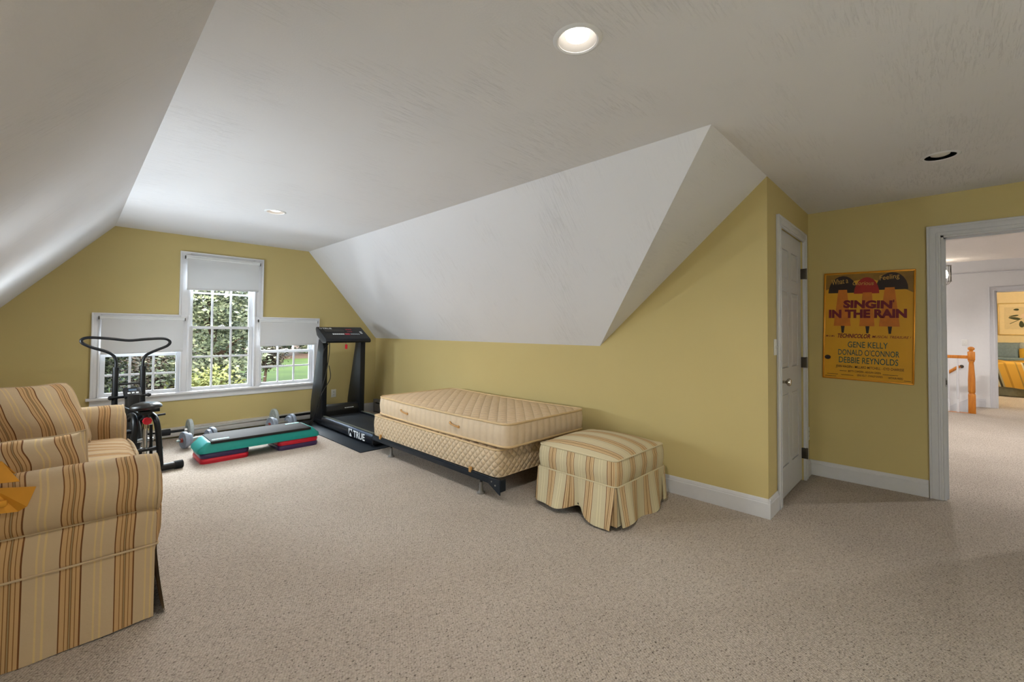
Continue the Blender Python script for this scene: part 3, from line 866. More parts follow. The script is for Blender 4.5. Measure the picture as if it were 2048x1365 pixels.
def face(nx, ny, nz_, roll=0):
    z = Vector((nx, ny, nz_)).normalized(); x = Vector((0, 0, 1)).cross(z).normalized(); y = z.cross(x)
    return Matrix(((x.x, y.x, z.x, 0), (x.y, y.y, z.y, 0), (x.z, y.z, z.z, 0), (0, 0, 0, 1))) @ Matrix.Rotation(R(roll), 4, 'Z')
pillow('large striped back pillow leaning in the far corner of the sofa', (-.20, 3.98, .685), .60, .47, .29, face(.35, -1, .42, 3), 3, .05, .10, .12, .02)
pillow('small striped lumbar pillow lying on the seat behind the near sofa arm', (-.165, 2.875, .632), .52, .30, .19, face(.1, -1, .35, 3), 8, .13, .05, 0, .09)
pillow('striped pillow at the back of the sofa, only its rounded side in view', (-.40, 3.42, .68), .52, .42, .18, face(1, -.35, .4, 3), 5, .06, .10, 0, .03)

# orange paper over the near arm
r = thing('folded_paper', 'folded orange paper lying over the near sofa arm at the left edge', 'paper', (-.15, 2.45, .70))
def sheet(pts, fs, name, th=.003):
    b = MB(); b.add(pts, fs); o = b.build(name, 'orange_paper', r, smooth=False)
    mo = o.modifiers.new('thickness', 'SOLIDIFY'); mo.thickness = th; return o
sheet([(-.26, 2.62, .765), (-.26, 2.50, .790), (-.165, 2.47, .772), (-.118, 2.44, .695), (-.135, 2.55, .703), (-.20, 2.43, .705), (-.26, 2.43, .73)], [(0, 1, 2, 4), (1, 6, 5, 2), (2, 5, 3)], 'upper_fold')
sheet([(-.27, 2.435, .735), (-.185, 2.432, .688), (-.075, 2.415, .672), (-.096, 2.412, .605), (-.118, 2.428, .588), (-.145, 2.420, .592), (-.27, 2.424, .61)], [(0, 1, 5, 6), (1, 2, 3), (1, 3, 4), (1, 4, 5)], 'hanging_flap')
MB().box(-.27, -.145, 2.405, 2.425, .618, .642, .006).build('rolled_edge', 'orange_paper', r)

# ------------------------------------------------------------------ bed
def rrect(x0, x1, y0, y1, r, n=6):
    P = []
    for cx, cy_, a in ((x1-r, y0+r, -90), (x1-r, y1-r, 0), (x0+r, y1-r, 90), (x0+r, y0+r, 180)):
        for i in range(n+1):
            t = R(a+90*i/n); P.append((cx+r*math.cos(t), cy_+r*math.sin(t)))
    return P
def dense(P, step=.04):
    Q = []
    for i in range(len(P)):
        a, b_ = Vector(P[i]), Vector(P[(i+1) % len(P)]); k = max(1, int((b_-a).length/step))
        for j in range(k): Q.append(tuple(a.lerp(b_, j/k)))
    return Q
def slab(x0, x1, y0, y1, r, z0, z1, crown, bulge, sag, seed, sidemat, topmat, root, pipe=True):
    P = dense(rrect(x0, x1, y0, y1, r)); n = len(P); c = Vector(((x0+x1)/2, (y0+y1)/2))
    def dz(p): return sag(p)
    # perimeter length
    ls = [0]
    for i in range(n): ls.append(ls[-1]+(Vector(P[(i+1) % n])-Vector(P[i])).length)
    b = MB(); nv = 6
    for i in range(n+1):
        p = Vector(P[i % n])
        d = (p-c)
        nrm = Vector((max(-1, min(1, (p.x-c.x)/((x1-x0)/2)))**7, max(-1, min(1, (p.y-c.y)/((y1-y0)/2)))**7))
        nrm = nrm.normalized() if nrm.length > 0 else nrm
        for j in range(nv+1):
            v = j/nv
            o = bulge*math.sin(math.pi*v)+.004*nz((ls[i]*2, v, seed), 3, seed)
            z = z0+(z1-z0)*v+dz(p)
            b.v.append((p.x+nrm.x*o, p.y+nrm.y*o, z)); b.s.append(0.0); b.q.append((ls[i]+.001, (z1-z0)*v, 0))
    for i in range(n):
        for j in range(nv):
            a = i*(nv+1)+j; b.f.append((a, a+nv+1, a+nv+2, a+1)); b.m.append(0)
    b.build('side_panel', sidemat, root, angle=80)
    t = MB(); rings = 9
    for k in range(rings+1):
        f = k/rings
        for p in P:
            q = c+(Vector(p)-c)*(1-f)
            h_ = 1-(1-f)**3
            t.v.append((q.x, q.y, z1+crown*h_+dz(p)*(1-f)+dz((q.x, q.y))*f+.004*nz((q.x, q.y, 0), 4, seed)*f)); t.s.append(0.0); t.q.append((q.x+.001, q.y, 0))
    for k in range(rings):
        for i in range(n):
            t.f.append((k*n+i, k*n+(i+1) % n, (k+1)*n+(i+1) % n, (k+1)*n+i)); t.m.append(0)
    t.build('top_panel', topmat, root, angle=80)
    bt = MB(); bt.add([(p[0], p[1], z0+dz(p)) for p in P], [tuple(range(n))[::-1]]); bt.build('underside', topmat, root)
    if pipe:
        for zz in (z1, z0):
            MB().tube([(p[0], p[1], zz+dz(p)) for p in P], .009, 8, closed=True).build('piping', 'piping_tan', root)
mt = thing('mattress', 'bare cream quilted twin mattress on top of the box spring', 'mattress', (2.76, 3.22, .40))
slab(2.275, 3.255, 2.27, 4.18, .07, .398, .566, .022, .010, lambda p: .010*math.sin((p[1]-2.3)*1.65)*-1+.006, 3, 'quilt_side', 'quilt_top', mt)
for y in (3.66, 2.885):
    MB().tube([(2.262, y+.055, .492), (2.249, y+.03, .4885), (2.249, y-.03, .4785), (2.262, y-.055, .474)], .007, 8, smooth=4).tube([(2.268, y+.055, .492), (2.258, y+.055, .492)], .012, 10).tube([(2.268, y-.055, .474), (2.258, y-.055, .474)], .012, 10).build('handle', 'strap_tan', mt)
bs = thing('box_spring', 'cream diamond quilted box spring on the metal bed frame', 'box spring', (2.76, 3.3, .17))
slab(2.255, 3.265, 2.345, 4.255, .06, .170, .378, .004, .008, lambda p: 0, 5, 'quilt_box', 'quilt_top', bs, False)
MB().tube([(p[0], p[1], .372) for p in dense(rrect(2.255, 3.265, 2.345, 4.255, .06))], .007, 6, closed=True).build('piping', 'piping_tan', bs)
fr = thing('metal_bedstead', 'black steel bed frame on grey glides under the box spring', 'bed frame', (2.76, 3.3, 0))
def angle_rail(x, s): 
    return MB().box(min(x, x+s*.004), max(x, x+s*.004), 2.30, 4.22, .120, .170, .001).box(min(x, x+s*.035), max(x, x+s*.035), 2.33, 4.22, .158, .164, .001)
angle_rail(2.236, 1).build('side_rail', 'frame_blue_black', fr); angle_rail(3.284, -1).build('side_rail', 'frame_blue_black', fr)
for y in (2.56, 3.915):
    MB().box(2.24, 3.28, y-.02, y+.02, .150, .156, .001).box(2.24, 3.28, y-.002, y+.002, .115, .152).build('cross_rail', 'frame_blue_black', fr)
for x, s in ((2.232, 1), (3.288, -1)):
    MB().prism([(2.42, .165), (2.300, .172), (2.296, .062), (2.312, .068), (2.42, .122)], 'x', x-.003, x+.003).box(min(x, x+s*.055), max(x, x+s*.055), 2.294, 2.302, .085, .172, .001).build('headboard_bracket', 'frame_blue_black', fr, smooth=False)
    for yy, zz in ((2.385, .145), (2.345, .125)):
        MB().tube([(x-s*.003, yy, zz), (x-s*.007, yy, zz)], .006, 8).build('rivet', 'steel', fr)
    for y in (2.56, 3.915):
        xx = x+s*.048
        leg = MB().tube([(xx, y, .15), (xx, y, .055)], .011, 10).box(xx-.035, xx+.03, y-.03, y+.03, .146, .152).build('leg', 'black_metal', fr)
        MB().lathe([(.013, .088), (.015, .07), (.017, .025), (.022, .014), (.032, .008), (.034, 0), (0, 0)], Matrix.Translation((xx, y, 0)), 18).build('glide', 'caster_grey', leg)
for y in (4.06,):
    MB().box(2.229, 2.247, y-.012, y+.012, .155, .200, .002).build('retainer', 'strap_tan', fr)
MB().box(2.229, 2.247, 2.63, 2.655, .155, .195, .002).build('retainer', 'strap_tan', fr)

# ------------------------------------------------------------------ ottoman
ot = thing('ottoman', 'striped slipcovered ottoman with pleated skirt at the end of the bed', 'ottoman', (2.81, 1.8, 0))
X0, X1, Y0, Y1 = 2.465, 3.145, 1.475, 2.125
P = dense(rrect(X0, X1, Y0, Y1, .035, 5), .03); n = len(P); cc = Vector(((X0+X1)/2, (Y0+Y1)/2))
def side_s(p):
    # stripes vary along y on the x faces, along x on the y faces
    dx = min(abs(p[0]-X0), abs(p[0]-X1)); dy = min(abs(p[1]-Y0), abs(p[1]-Y1))
    return (p[1]-1.957+1.612) if dx < dy else (p[0]-2.47+1.612)
b = MB(); nv = 7
for i in range(n+1):
    p = Vector(P[i % n]); d = (p-cc); d = Vector((d.x/.34, d.y/.325)); d = Vector((abs(d.x)**5*math.copysign(1, d.x), abs(d.y)**5*math.copysign(1, d.y))).normalized()
    for j in range(nv+1):
        v = j/nv; o = .012*math.sin(math.pi*v)+.004*nz((p.x*4, p.y*4, v*2), 2, 4)
        b.v.append((p.x+d.x*o, p.y+d.y*o, .272+.162*v)); b.s.append(side_s(p)); b.q.append((0, 0, 0))
for i in range(n):
    for j in range(nv): a = i*(nv+1)+j; b.f.append((a, a+nv+1, a+nv+2, a+1)); b.m.append(0)
rings = 12
tb = len(b.v)
for k in range(rings+1):
    f = k/rings
    for p in P:
        q = cc+(Vector(p)-cc)*(1-f)
        u_, v_ = (q.x-cc.x)/.34, (q.y-cc.y)/.325
        b.v.append((q.x, q.y, .434+.068*(max(0, 1-u_*u_)*max(0, 1-v_*v_))**.6)); b.s.append(q.x-2.47+1.612-.04); b.q.append((0, 0, 0))
for k in range(rings):
    for i in range(n): b.f.append((tb+k*n+i, tb+k*n+(i+1) % n, tb+(k+1)*n+(i+1) % n, tb+(k+1)*n+i)); b.m.append(0)
b.build('cushion', 'stripe_pale', ot, angle=80)
MB().tube([(p[0], p[1], .435) for p in P], .005, 6, closed=True).build('piping', 'stripe_pale', ot)
MB().tube([(p[0]+(p[0]-cc.x)*.02, p[1]+(p[1]-cc.y)*.02, .272) for p in P], .0055, 6, closed=True).build('welt', 'stripe_pale', ot)
MB().box(X0+.02, X1-.02, Y0+.02, Y1-.02, .06, .30, .02).build('frame', 'black_plastic', ot)
for x in (X0+.05, X1-.05):
    for y in (Y0+.05, Y1-.05): MB().lathe([(.014, 0), (.022, .07)], Matrix.Translation((x, y, 0)), 12).build('foot', 'black_paint', ot)
def oskirt(p0, p1, out, stf, hem, bul, seed):
    b = MB(); p0, p1, out = Vector(p0), Vector(p1), Vector(out)
    def fn(u, v):
        p = p0.lerp(p1, u); e = hem(u)
        o = out*(.010+.030*v**1.2+bul(u)*v**1.1+.004*math.sin(u*17+seed)*v)
        # the pleats open at the corners: panel ends drift inwards
        sh = (p1-p0).normalized()*(.014*v if u < .06 else (-.014*v if u > .94 else 0))
        return (p.x+o.x+sh.x, p.y+o.y+sh.y, .27*(1-v)+e*v)
    b.grid(fn, 40, 12, st=stf)
    b.grid(lambda u, v: Vector(fn(u, v))-out*.004, 40, 12, st=stf)
    o = b.build('skirt_panel', 'stripe_pale', ot, angle=80); return o
oskirt((X0, Y1, 0), (X0, Y0, 0), (-1, 0, 0), lambda u, v: Y1+(Y0-Y1)*u-1.957+1.612+.012*math.sin(u*9)*v,
       lambda u: (.036 if u < .5 else .036-.024*min(1, (u-.5)/.3))+.036*math.exp(-((u-.56)/.13)**2), lambda u: -.075*math.exp(-((u-.52)/.10)**2)+.03*math.exp(-((u-.30)/.14)**2)+.02*u, 1)
oskirt((X0, Y0, 0), (X1, Y0, 0), (0, -1, 0), lambda u, v: X0+(X1-X0)*u-2.47+1.612-.02+.012*math.sin(u*8)*v,
       lambda u: .012+.016*math.sin(u*7+1), lambda u: .022*math.sin(u*11)-.02*u, 2)
oskirt((X1, Y0, 0), (X1, Y1, 0), (1, 0, 0), lambda u, v: u*.65+1, lambda u: .02, lambda u: .01*math.sin(u*9), 3)
oskirt((X1, Y1, 0), (X0, Y1, 0), (0, 1, 0), lambda u, v: u*.65+1, lambda u: .02, lambda u: .01*math.sin(u*9), 4)
for x, y in ((X0, Y0), (X1, Y0), (X0, Y1), (X1, Y1)):
    sx = 1 if x > cc.x else -1; sy = 1 if y > cc.y else -1
    b = MB()
    def fn(u, v):
        t = (u-.5)*2
        return (x+sx*(.0+.012*v-.05*max(0, t)*0)-sx*.055*max(0, t)+sx*.004, y+sy*(.0+.012*v)-sy*.055*max(0, -t)+sy*.004, .268*(1-v)+.03*v)
    b.grid(fn, 8, 6, st=lambda u, v: u*.11+1.61); b.build('pleat_insert', 'stripe_pale', ot, angle=80)

# ------------------------------------------------------------------ aerobic step and risers
def riser(label, x0, x1, y0, y1, z0, h_, mat):
    r = thing('step_riser', label, 'step riser', ((x0+x1)/2, (y0+y1)/2, z0), 0, 'risers under the aerobic step')
    bm = bmesh.new()
    b = MB(); Q = rrect(x0, x1, y0, y1, .05, 6); k = len(Q); c = Vector(((x0+x1)/2, (y0+y1)/2))
    rings = [(1.0, 0), (1.0, .006), (1.018, h_*.35), (1.018, h_*.6), (.995, h_*.86), (.96, h_), (.78, h_), (.76, h_-.006), (.0, h_-.006)]
    for s, z in rings:
        for p in Q: b.v.append((c.x+(p[0]-c.x)*s, c.y+(p[1]-c.y)*s, z0+z)); b.s.append(0.); b.q.append((0, 0, 0))
    for i in range(len(rings)-1):
        for j in range(k): b.f.append((i*k+j, i*k+(j+1) % k, (i+1)*k+(j+1) % k, (i+1)*k+j)); b.m.append(0)
    b.build('body', mat, r, angle=40)
    Z = z0+h_
    for x in (x0+.09, x1-.09):
        for y in (y0+.07, y1-.07): MB().box(x-.03, x+.03, y-.02, y+.02, Z-.007, Z-.002, .001).build('grip_pad', 'rubber', r)
    return r
SY0, SY1 = 4.885, 5.285
riser('red riser on the carpet under the left end of the step', .875, 1.275, SY0, SY1, 0, .05, 'red_plastic')
riser('purple riser between the red riser and the left end of the step', .875, 1.275, SY0, SY1, .05, .048, 'purple_plastic')
riser('purple riser on the carpet under the right end of the step', 1.545, 1.945, SY0, SY1, 0, .05, 'purple_plastic')
riser('red riser between the purple riser and the right end of the step', 1.545, 1.945, SY0, SY1, .05, .048, 'red_plastic')
st = thing('aerobic_step', 'teal aerobic step with black top pad, raised on four risers', 'exercise step', (1.41, 5.08, .098))
b = MB(); xa, xb = .852, 1.968; za = .098
Q0 = rrect(xa, xb, SY0-.008, SY1+.008, .06, 6); k = len(Q0)
Qm = rrect(xa+.005, xb-.005, SY0-.006, SY1+.006, .06, 6); Q1 = rrect(xa+.07, xb-.07, SY0+.018, SY1-.018, .03, 6); Q2 = rrect(xa+.085, xb-.085, SY0+.03, SY1-.03, .025, 6)
for Q, z in ((Q0, za), (Qm, za+.032), (Q1, za+.092), (Q2, za+.098)):
    for p in Q: b.v.append((p[0], p[1], z)); b.s.append(0.); b.q.append((0, 0, 0))
for i in range(3):
    for j in range(k): b.f.append((i*k+j, i*k+(j+1) % k, (i+1)*k+(j+1) % k, (i+1)*k+j)); b.m.append(0)
b.f.append(tuple(3*k+j for j in range(k))); b.m.append(0)
b.f.append(tuple(range(k))[::-1]); b.m.append(0)
b.build('platform', 'teal_plastic', st, angle=40)
b = MB(); b.box(xa+.10, xb-.10, SY0+.004, SY1-.004, za+.078, za+.106, .008)
plain('step_rubber', '262321', .75, 0, .25, .2, 300, .25)
b.build('top_pad', 'step_rubber', st)
for x in (xa+.19, xb-.19):
    MB().box(x-.07, x+.07, SY0+.055 if x < 1.3 else SY1-.09, SY0+.085 if x < 1.3 else SY1-.06, za+.1045, za+.1085, .001).build('grip_inlay', 'aqua_plastic', st)

# ------------------------------------------------------------------ weights
def plate_prof(r_, t_): return [(.016, 0), (r_*.35, 0), (r_*.38, t_*.12), (r_*.74, t_*.12), (r_*.78, 0), (r_*.96, 0), (r_, t_*.15), (r_, t_*.85), (r_*.96, t_), (r_*.78, t_), (r_*.74, t_*.88), (r_*.38, t_*.88), (r_*.35, t_), (.016, t_)]
def along(p, d):
    z = Vector(d).normalized(); x = z.orthogonal().normalized(); y = z.cross(x)
    return Matrix(((x.x, y.x, z.x, p[0]), (x.y, y.y, z.y, p[1]), (x.z, y.z, z.z, p[2]), (0, 0, 0, 1)))
bb = thing('barbell', 'long barbell with one pale grey plate on each end beneath the window', 'barbell', (1.45, 6.09, .12))
A, B = Vector((.675, 6.06, .1185)), Vector((2.35, 6.165, .1185)); dv = (B-A).normalized()
MB().tube([A+dv*.12, B-dv*.0], .0135, 10).build('bar', 'black_metal', bb)
MB().tube([A+dv*.305, A+dv*1.17], .0142, 10).build('bar_grip', 'steel', bb)
MB().tube([A, A+dv*.125], [.033, .036, .036, .033], 14).build('foam_sleeve', 'rubber', bb)
for t_ in (.285, 1.185):
    MB().lathe(plate_prof(.118, .036), along(A+dv*t_, dv), 32).build('weight_plate', 'plate_pale', bb)
    MB().lathe([(.026, 0), (.026, .03), (.015, .032)], along(A+dv*(t_-.035 if t_ < .5 else t_+.038), dv), 14).build('collar', 'steel', bb)
def dumbbell(label, p, q, group):
    p, q = Vector(p), Vector(q); d = (q-p).normalized(); Ln = (q-p).length
    r = thing('dumbbell', label, 'dumbbell', (p+q)/2-Vector((0, 0, .09)), 0, group)
    MB().tube([p, q], .0125, 10).build('handle', 'steel', r)
    for a, s in ((.055, 1), (Ln-.055, -1)):
        o = p+d*a
        MB().lathe(plate_prof(.088, .036), along(o, d*s), 28).build('weight_plate', 'plate_grey', r)
        MB().lathe(plate_prof(.068, .034), along(o+d*s*.038, d*s), 28).build('weight_plate', 'plate_grey', r)
        MB().lathe([(.013, -.022), (.022, -.018), (.026, -.002), (.013, 0)], along(o, d*s), 6).build('collar', 'collar_red', r)
    return r
gd = 'dumbbells on the carpet behind the step'
dumbbell('grey plate dumbbell beside the left end of the step', (.80, 5.665, .088), (1.20, 5.765, .088), gd)
dumbbell('grey plate dumbbell behind the right end of the step', (1.70, 5.88, .088), (2.10, 5.985, .088), gd)

# ------------------------------------------------------------------ treadmill
tag(MB().box(2.118, 3.05, 4.245, 6.25, 0.0005, .009, .002).build('floor_mat', 'rubber_mat'), 'black rubber mat on the carpet under the treadmill', 'mat')
tm = thing('treadmill', 'black treadmill with upright console beside the right window', 'treadmill', (2.58, 5.2, .009))
TL, TR_ = 2.292, 2.862; TY0, TY1 = 4.33, 5.98
b = MB()
prof = [(TL+.03, .018), (TL+.004, .045), (TL-.006, .09), (TL, .128), (TL+.02, .150), (TL+.045, .150), (TL+.045, .018)]
b.prism(prof, 'y', TY0, TY1); b.build('side_rail', 'deck_blue_black', tm, angle=50)
b = MB(); b.prism([(TR_+TL-x, z) for x, z in prof], 'y', TY0, TY1); b.build('side_rail', 'deck_blue_black', tm, angle=50)
for x in (TL+.014, TR_-.044):
    MB().box(x, x+.03, TY0+.01, TY1-.32, .149, .155, .002).build('foot_rail', 'rail_grey', tm)
MB().box(TL+.05, TR_-.05, TY0+.04, TY1-.1, .10, .132, .004).tube([(TL+.05, TY0+.045, .108), (TR_-.05, TY0+.045, .108)], .028, 16).build('running_belt', 'belt', tm)
MB().box(TL, TR_, TY0-.012, TY0+.012, .03, .118, .01).build('rear_cap', 'black_plastic', tm)
for x in (TL+.05, TR_-.05):
    for y in (TY0+.1, TY1-.1): MB().lathe([(.025, 0), (.025, .012), (.018, .03)], Matrix.Translation((x, y, .009)), 14).build('foot', 'rubber', tm)
hood = MB().prism([(5.70, .10), (5.68, .20), (5.70, .262), (5.76, .275), (5.98, .24), (6.0, .10)], 'x', TL+.055, TR_-.055, .006).build('motor_hood', 'black_paint', tm, angle=50)
for x0, x1 in ((2.288, 2.352), (2.800, 2.870)):
    MB().prism([(5.665, .055), (5.655, 1.11), (5.80, 1.14), (6.03, .30), (6.045, .055)], 'x', x0, x1, .006).build('upright', 'black_metal', tm, angle=40)
# console: sloped housing
b = MB(); cx0, cx1 = 2.262, 2.872
b.prism([(5.515, 1.098), (5.500, 1.115), (5.515, 1.150), (5.80, 1.302), (5.835, 1.300), (5.845, 1.27), (5.80, 1.19), (5.62, 1.095)], 'x', cx0, cx1, .008)
con = b.build('console', 'black_plastic', tm, angle=40)
ex = Vector((1, 0, 0)); ey = (Vector((0, 5.80, 1.302))-Vector((0, 5.515, 1.150))).normalized(); ez = ex.cross(ey)
def conM(u, v):     # u across 0..1, v up the face 0..1
    p = Vector((cx0, 5.515, 1.150))+ex*(cx1-cx0)*u+ey*.323*v+ez*.0015
    return Matrix(((ex.x, ey.x, ez.x, p.x), (ex.y, ey.y, ez.y, p.y), (ex.z, ey.z, ez.z, p.z), (0, 0, 0, 1)))
def tmtext(*a, **k):
    o = text(*a, **k); o.parent = con; o.matrix_parent_inverse = Matrix.Identity(4); o.matrix_basis = WORLD[con.name].inverted() if False else Matrix.Identity(4)
    return o
# console children share the console's frame: the console's vertices are in world space, its parent's inverse is set
tmtext('TRUE', .04, 'print_white', con, conM(.19, .86), width=.12, height=.030, bold=.0006)
def cbox(u0, u1, v0, v1, mat, name, n_=1):
    b = MB()
    for i in range(n_):
        a = u0+(u1-u0)*i/n_; c = u0+(u1-u0)*(i+.82 if n_ > 1 else i+1)/n_
        b.add([conM(a, v0).translation, conM(c, v0).translation, conM(c, v1).translation, conM(a, v1).translation], [(0, 1, 2, 3)])
        b.add([conM(a, v0).translation+ez*.002, conM(c, v0).translation+ez*.002, conM(c, v1).translation+ez*.002, conM(a, v1).translation+ez*.002], [(0, 1, 2, 3)])
    o = b.build(name, mat, con, local=True, smooth=False); o.matrix_parent_inverse = Matrix.Identity(4); return o
def emblem(parent, Mf, s):
    """square with a sloping mountain-like cut-out, as on the side of the deck"""
    b = MB()
    for poly in ([(-.5, -.5), (-.5, .5), (-.12, .5), (-.34, .02)], [(-.05, .5), (.5, .5), (.5, .1), (.36, .26), (.2, .36), (.05, .26)],
                 [(-.26, -.5), (-.12, -.18), (.06, -.02), (.22, -.16), (.42, -.5)]):
        b.add([Mf @ Vector((x*s, y*s, .0012)) for x, y in poly], [tuple(range(len(poly)))])
    o = b.build('emblem', 'print_white', parent, local=True, smooth=False); o.matrix_parent_inverse = Matrix.Identity(4); return o
emblem(con, conM(.055, .86), .03)
cbox(.22, .48, .33, .42, 'print_white', 'key_row', 6); cbox(.49, .60, .31, .44, 'led_red', 'stop_key'); cbox(.62, .83, .33, .42, 'print_grey', 'key_row', 5)
cbox(.10, .52, .56, .78, 'black_vinyl', 'display_window'); cbox(.58, .72, .74, .80, 'led_red', 'display_digits', 3); cbox(.58, .70, .56, .60, 'led_red', 'display_digits', 3)
cbox(.86, .91, .52, .60, 'print_white', 'key_row'); cbox(.86, .91, .42, .48, 'print_white', 'key_row')
MB().tube([(2.545, 5.56, 1.10), (2.545, 5.545, 1.075)], .002, 6).build('key_cord', 'black_metal', tm)
MB().box(2.530, 2.560, 5.535, 5.553, 1.015, 1.075, .006).build('safety_key', 'red_plastic', tm)
sM = lambda y, z: Matrix(((0, 0, -1, TL-.0085), (-1, 0, 0, y), (0, 1, 0, z), (0, 0, 0, 1)))
srail = [o for o in tm.children if o.name.startswith('side_rail')][0]
o = text('TRUE', .1, 'print_white', srail, sM(4.62, .086), width=.27, height=.075, bold=.002); 
emblem(srail, sM(4.83, .088), .085)
hM = Matrix(((1, 0, 0, 2.66), (0, 0, -1, 5.676), (0, 1, 0, .222), (0, 0, 0, 1)))
b = MB()
for k_, wd_ in enumerate((.010, .007, .009, .008, .010, .006, .009, .008, .009, .010)):
    x_ = -.06+k_*.0125; b.add([hM @ Vector((x_, -.005, .001)), hM @ Vector((x_+wd_, -.005, .001)), hM @ Vector((x_+wd_, .005, .001)), hM @ Vector((x_, .005, .001))], [(0, 1, 2, 3)])
b.build('worn_print', 'print_white', hood, smooth=False)
b = MB(); b.tube([(2.285, 5.68, 1.10), (2.275, 5.60, 1.02), (2.275, 5.62, .93), (2.30, 5.645, 1.0), (2.36, 5.65, 1.09)], .005, 6, smooth=6)
b.tube([(2.375, 5.66, 1.10), (2.365, 5.645, .95), (2.33, 5.64, .72), (2.285, 5.66, .50), (2.262, 5.72, .30), (2.255, 5.80, .12), (2.22, 5.84, .03), (2.235, 5.90, .018)], .005, 6, smooth=6)
b.tube([(2.365, 5.645, .80), (2.385, 5.64, .68), (2.37, 5.64, .60), (2.31, 5.645, .50), (2.27, 5.66, .40), (2.25, 5.74, .20), (2.20, 5.80, .06), (2.22, 5.86, .018)], .005, 6, smooth=6)
b.build('power_cord', 'black_vinyl', tm)

# ------------------------------------------------------------------ exercise bike (local frame: +y is the bike's front)
bk = thing('exercise_bike', 'black exercise bike with looped handlebar in front of the left window', 'exercise bike', (.475, 4.95, 0), R(9.7))
def lb(mb, name, mat, parent=bk): return mb.build(name, mat, parent, local=True, angle=40)
lb(MB().tube([(-.24, -.07, .036), (.24, -.07, .036)], .032, 16), 'rear_stabilizer', 'black_paint')
for s in (-1, 1): lb(MB().tube([(s*.20, -.07, .036), (s*.262, -.07, .036)], .036, 16), 'end_cap', 'rubber')
lb(MB().tube([(-.2, .74, .036), (.2, .74, .036)], .032, 14), 'front_stabilizer', 'black_paint')
for s in (-1, 1):
    lb(MB().tube([(s*.095, -.085, .055), (s*.088, -.06, .25), (s*.078, -.045, .40), (s*.070, .0, .475), (s*.06, .09, .50), (s*.05, .20, .485), (s*.04, .34, .42)], .022, 12, smooth=5), 'frame_leg', 'black_metal')
lb(MB().tube([(-.085, -.055, .215), (.085, -.055, .215)], .014, 10), 'cross_bar', 'black_metal')
lb(MB().box(-.03, .03, -.05, .72, .06, .12, .01), 'base_beam', 'black_paint')
lb(MB().box(-.045, .045, .30, .40, .10, .66, .012), 'front_post', 'black_paint')
lb(MB().lathe([(.0, -.045), (.17, -.045), (.195, -.03), (.2, 0), (.195, .03), (.17, .045), (0, .045)], along((0, .40, .27), (1, 0, 0)), 32), 'flywheel_cover', 'black_plastic')
lb(MB().tube([(-.09, .10, .27), (.09, .10, .27)], .016, 12), 'crank_axle', 'steel')
for s, dy, dzz in ((1, .09, -.11), (-1, -.09, .11)):
    cr = lb(MB().tube([(s*.085, .10, .27), (s*.09, .10+dy, .27+dzz)], .010, 8), 'crank_arm', 'black_metal')
    lb(MB().box(min(s*.09, s*.18), max(s*.09, s*.18), .10+dy-.045, .10+dy+.045, .27+dzz-.012, .27+dzz+.012, .006), 'pedal', 'rubber')
sp = lb(MB().tube([(.0, -.02, .12), (0, -.015, .40)], .0165, 14), 'seat_post', 'steel')
lb(MB().tube([(.045, -.02, .10), (.04, -.015, .42)], .012, 10), 'post_guide', 'black_metal')
lb(MB().tube([(0, -.015, .39), (0, -.012, .44)], .024, 14), 'post_sleeve', 'nickel')
kn = MB()
for i in range(8):
    t_ = i*math.pi/4; kn.lathe([(.0, -.012), (.014, -.01), (.014, .012), (0, .014)], Matrix.Translation((.0+.018*math.cos(t_), -.06, .462+.018*math.sin(t_))) @ Matrix.Rotation(R(90), 4, 'X'), 10)
kn.lathe([(0, -.014), (.024, -.012), (.024, .016), (0, .018)], Matrix.Translation((0, -.06, .462)) @ Matrix.Rotation(R(90), 4, 'X'), 16)
lb(kn, 'adjuster_knob', 'red_plastic')
lb(MB().tube([(0, -.06, .462), (0, .0, .462)], .008, 8).tube([(0, -.015, .44), (0, -.01, .545)], .02, 12).box(-.04, .04, -.05, .05, .515, .545, .01).box(.02, .095, -.04, .04, .530, .562, .006), 'seat_clamp', 'black_metal')
b = MB()
def sad(u, v):
    # saddle: u around, v from rim to top centre
    t = 2*math.pi*u
    ry = .135; y = -math.cos(t)*ry
    wv = .118 if y < -.02 else .118-(y+.02)/.155*.075
    x = math.sin(t)*wv/max(.25, 1)*1.0
    s = math.sin(v*math.pi/2); c_ = math.cos(v*math.pi/2)**.55
    return (x*c_, .0+y*c_, .572+.048*s+.012*(-y/ry)*(1-v))
b.grid(sad, 32, 10)
b.grid(lambda u, v: (sad(u, 0)[0]*(1-v*.5), sad(u, 0)[1]*(1-v*.5), sad(u, 0)[2]-.028*math.sin(v*1.57)), 32, 4)
lb(b, 'saddle', 'black_vinyl')
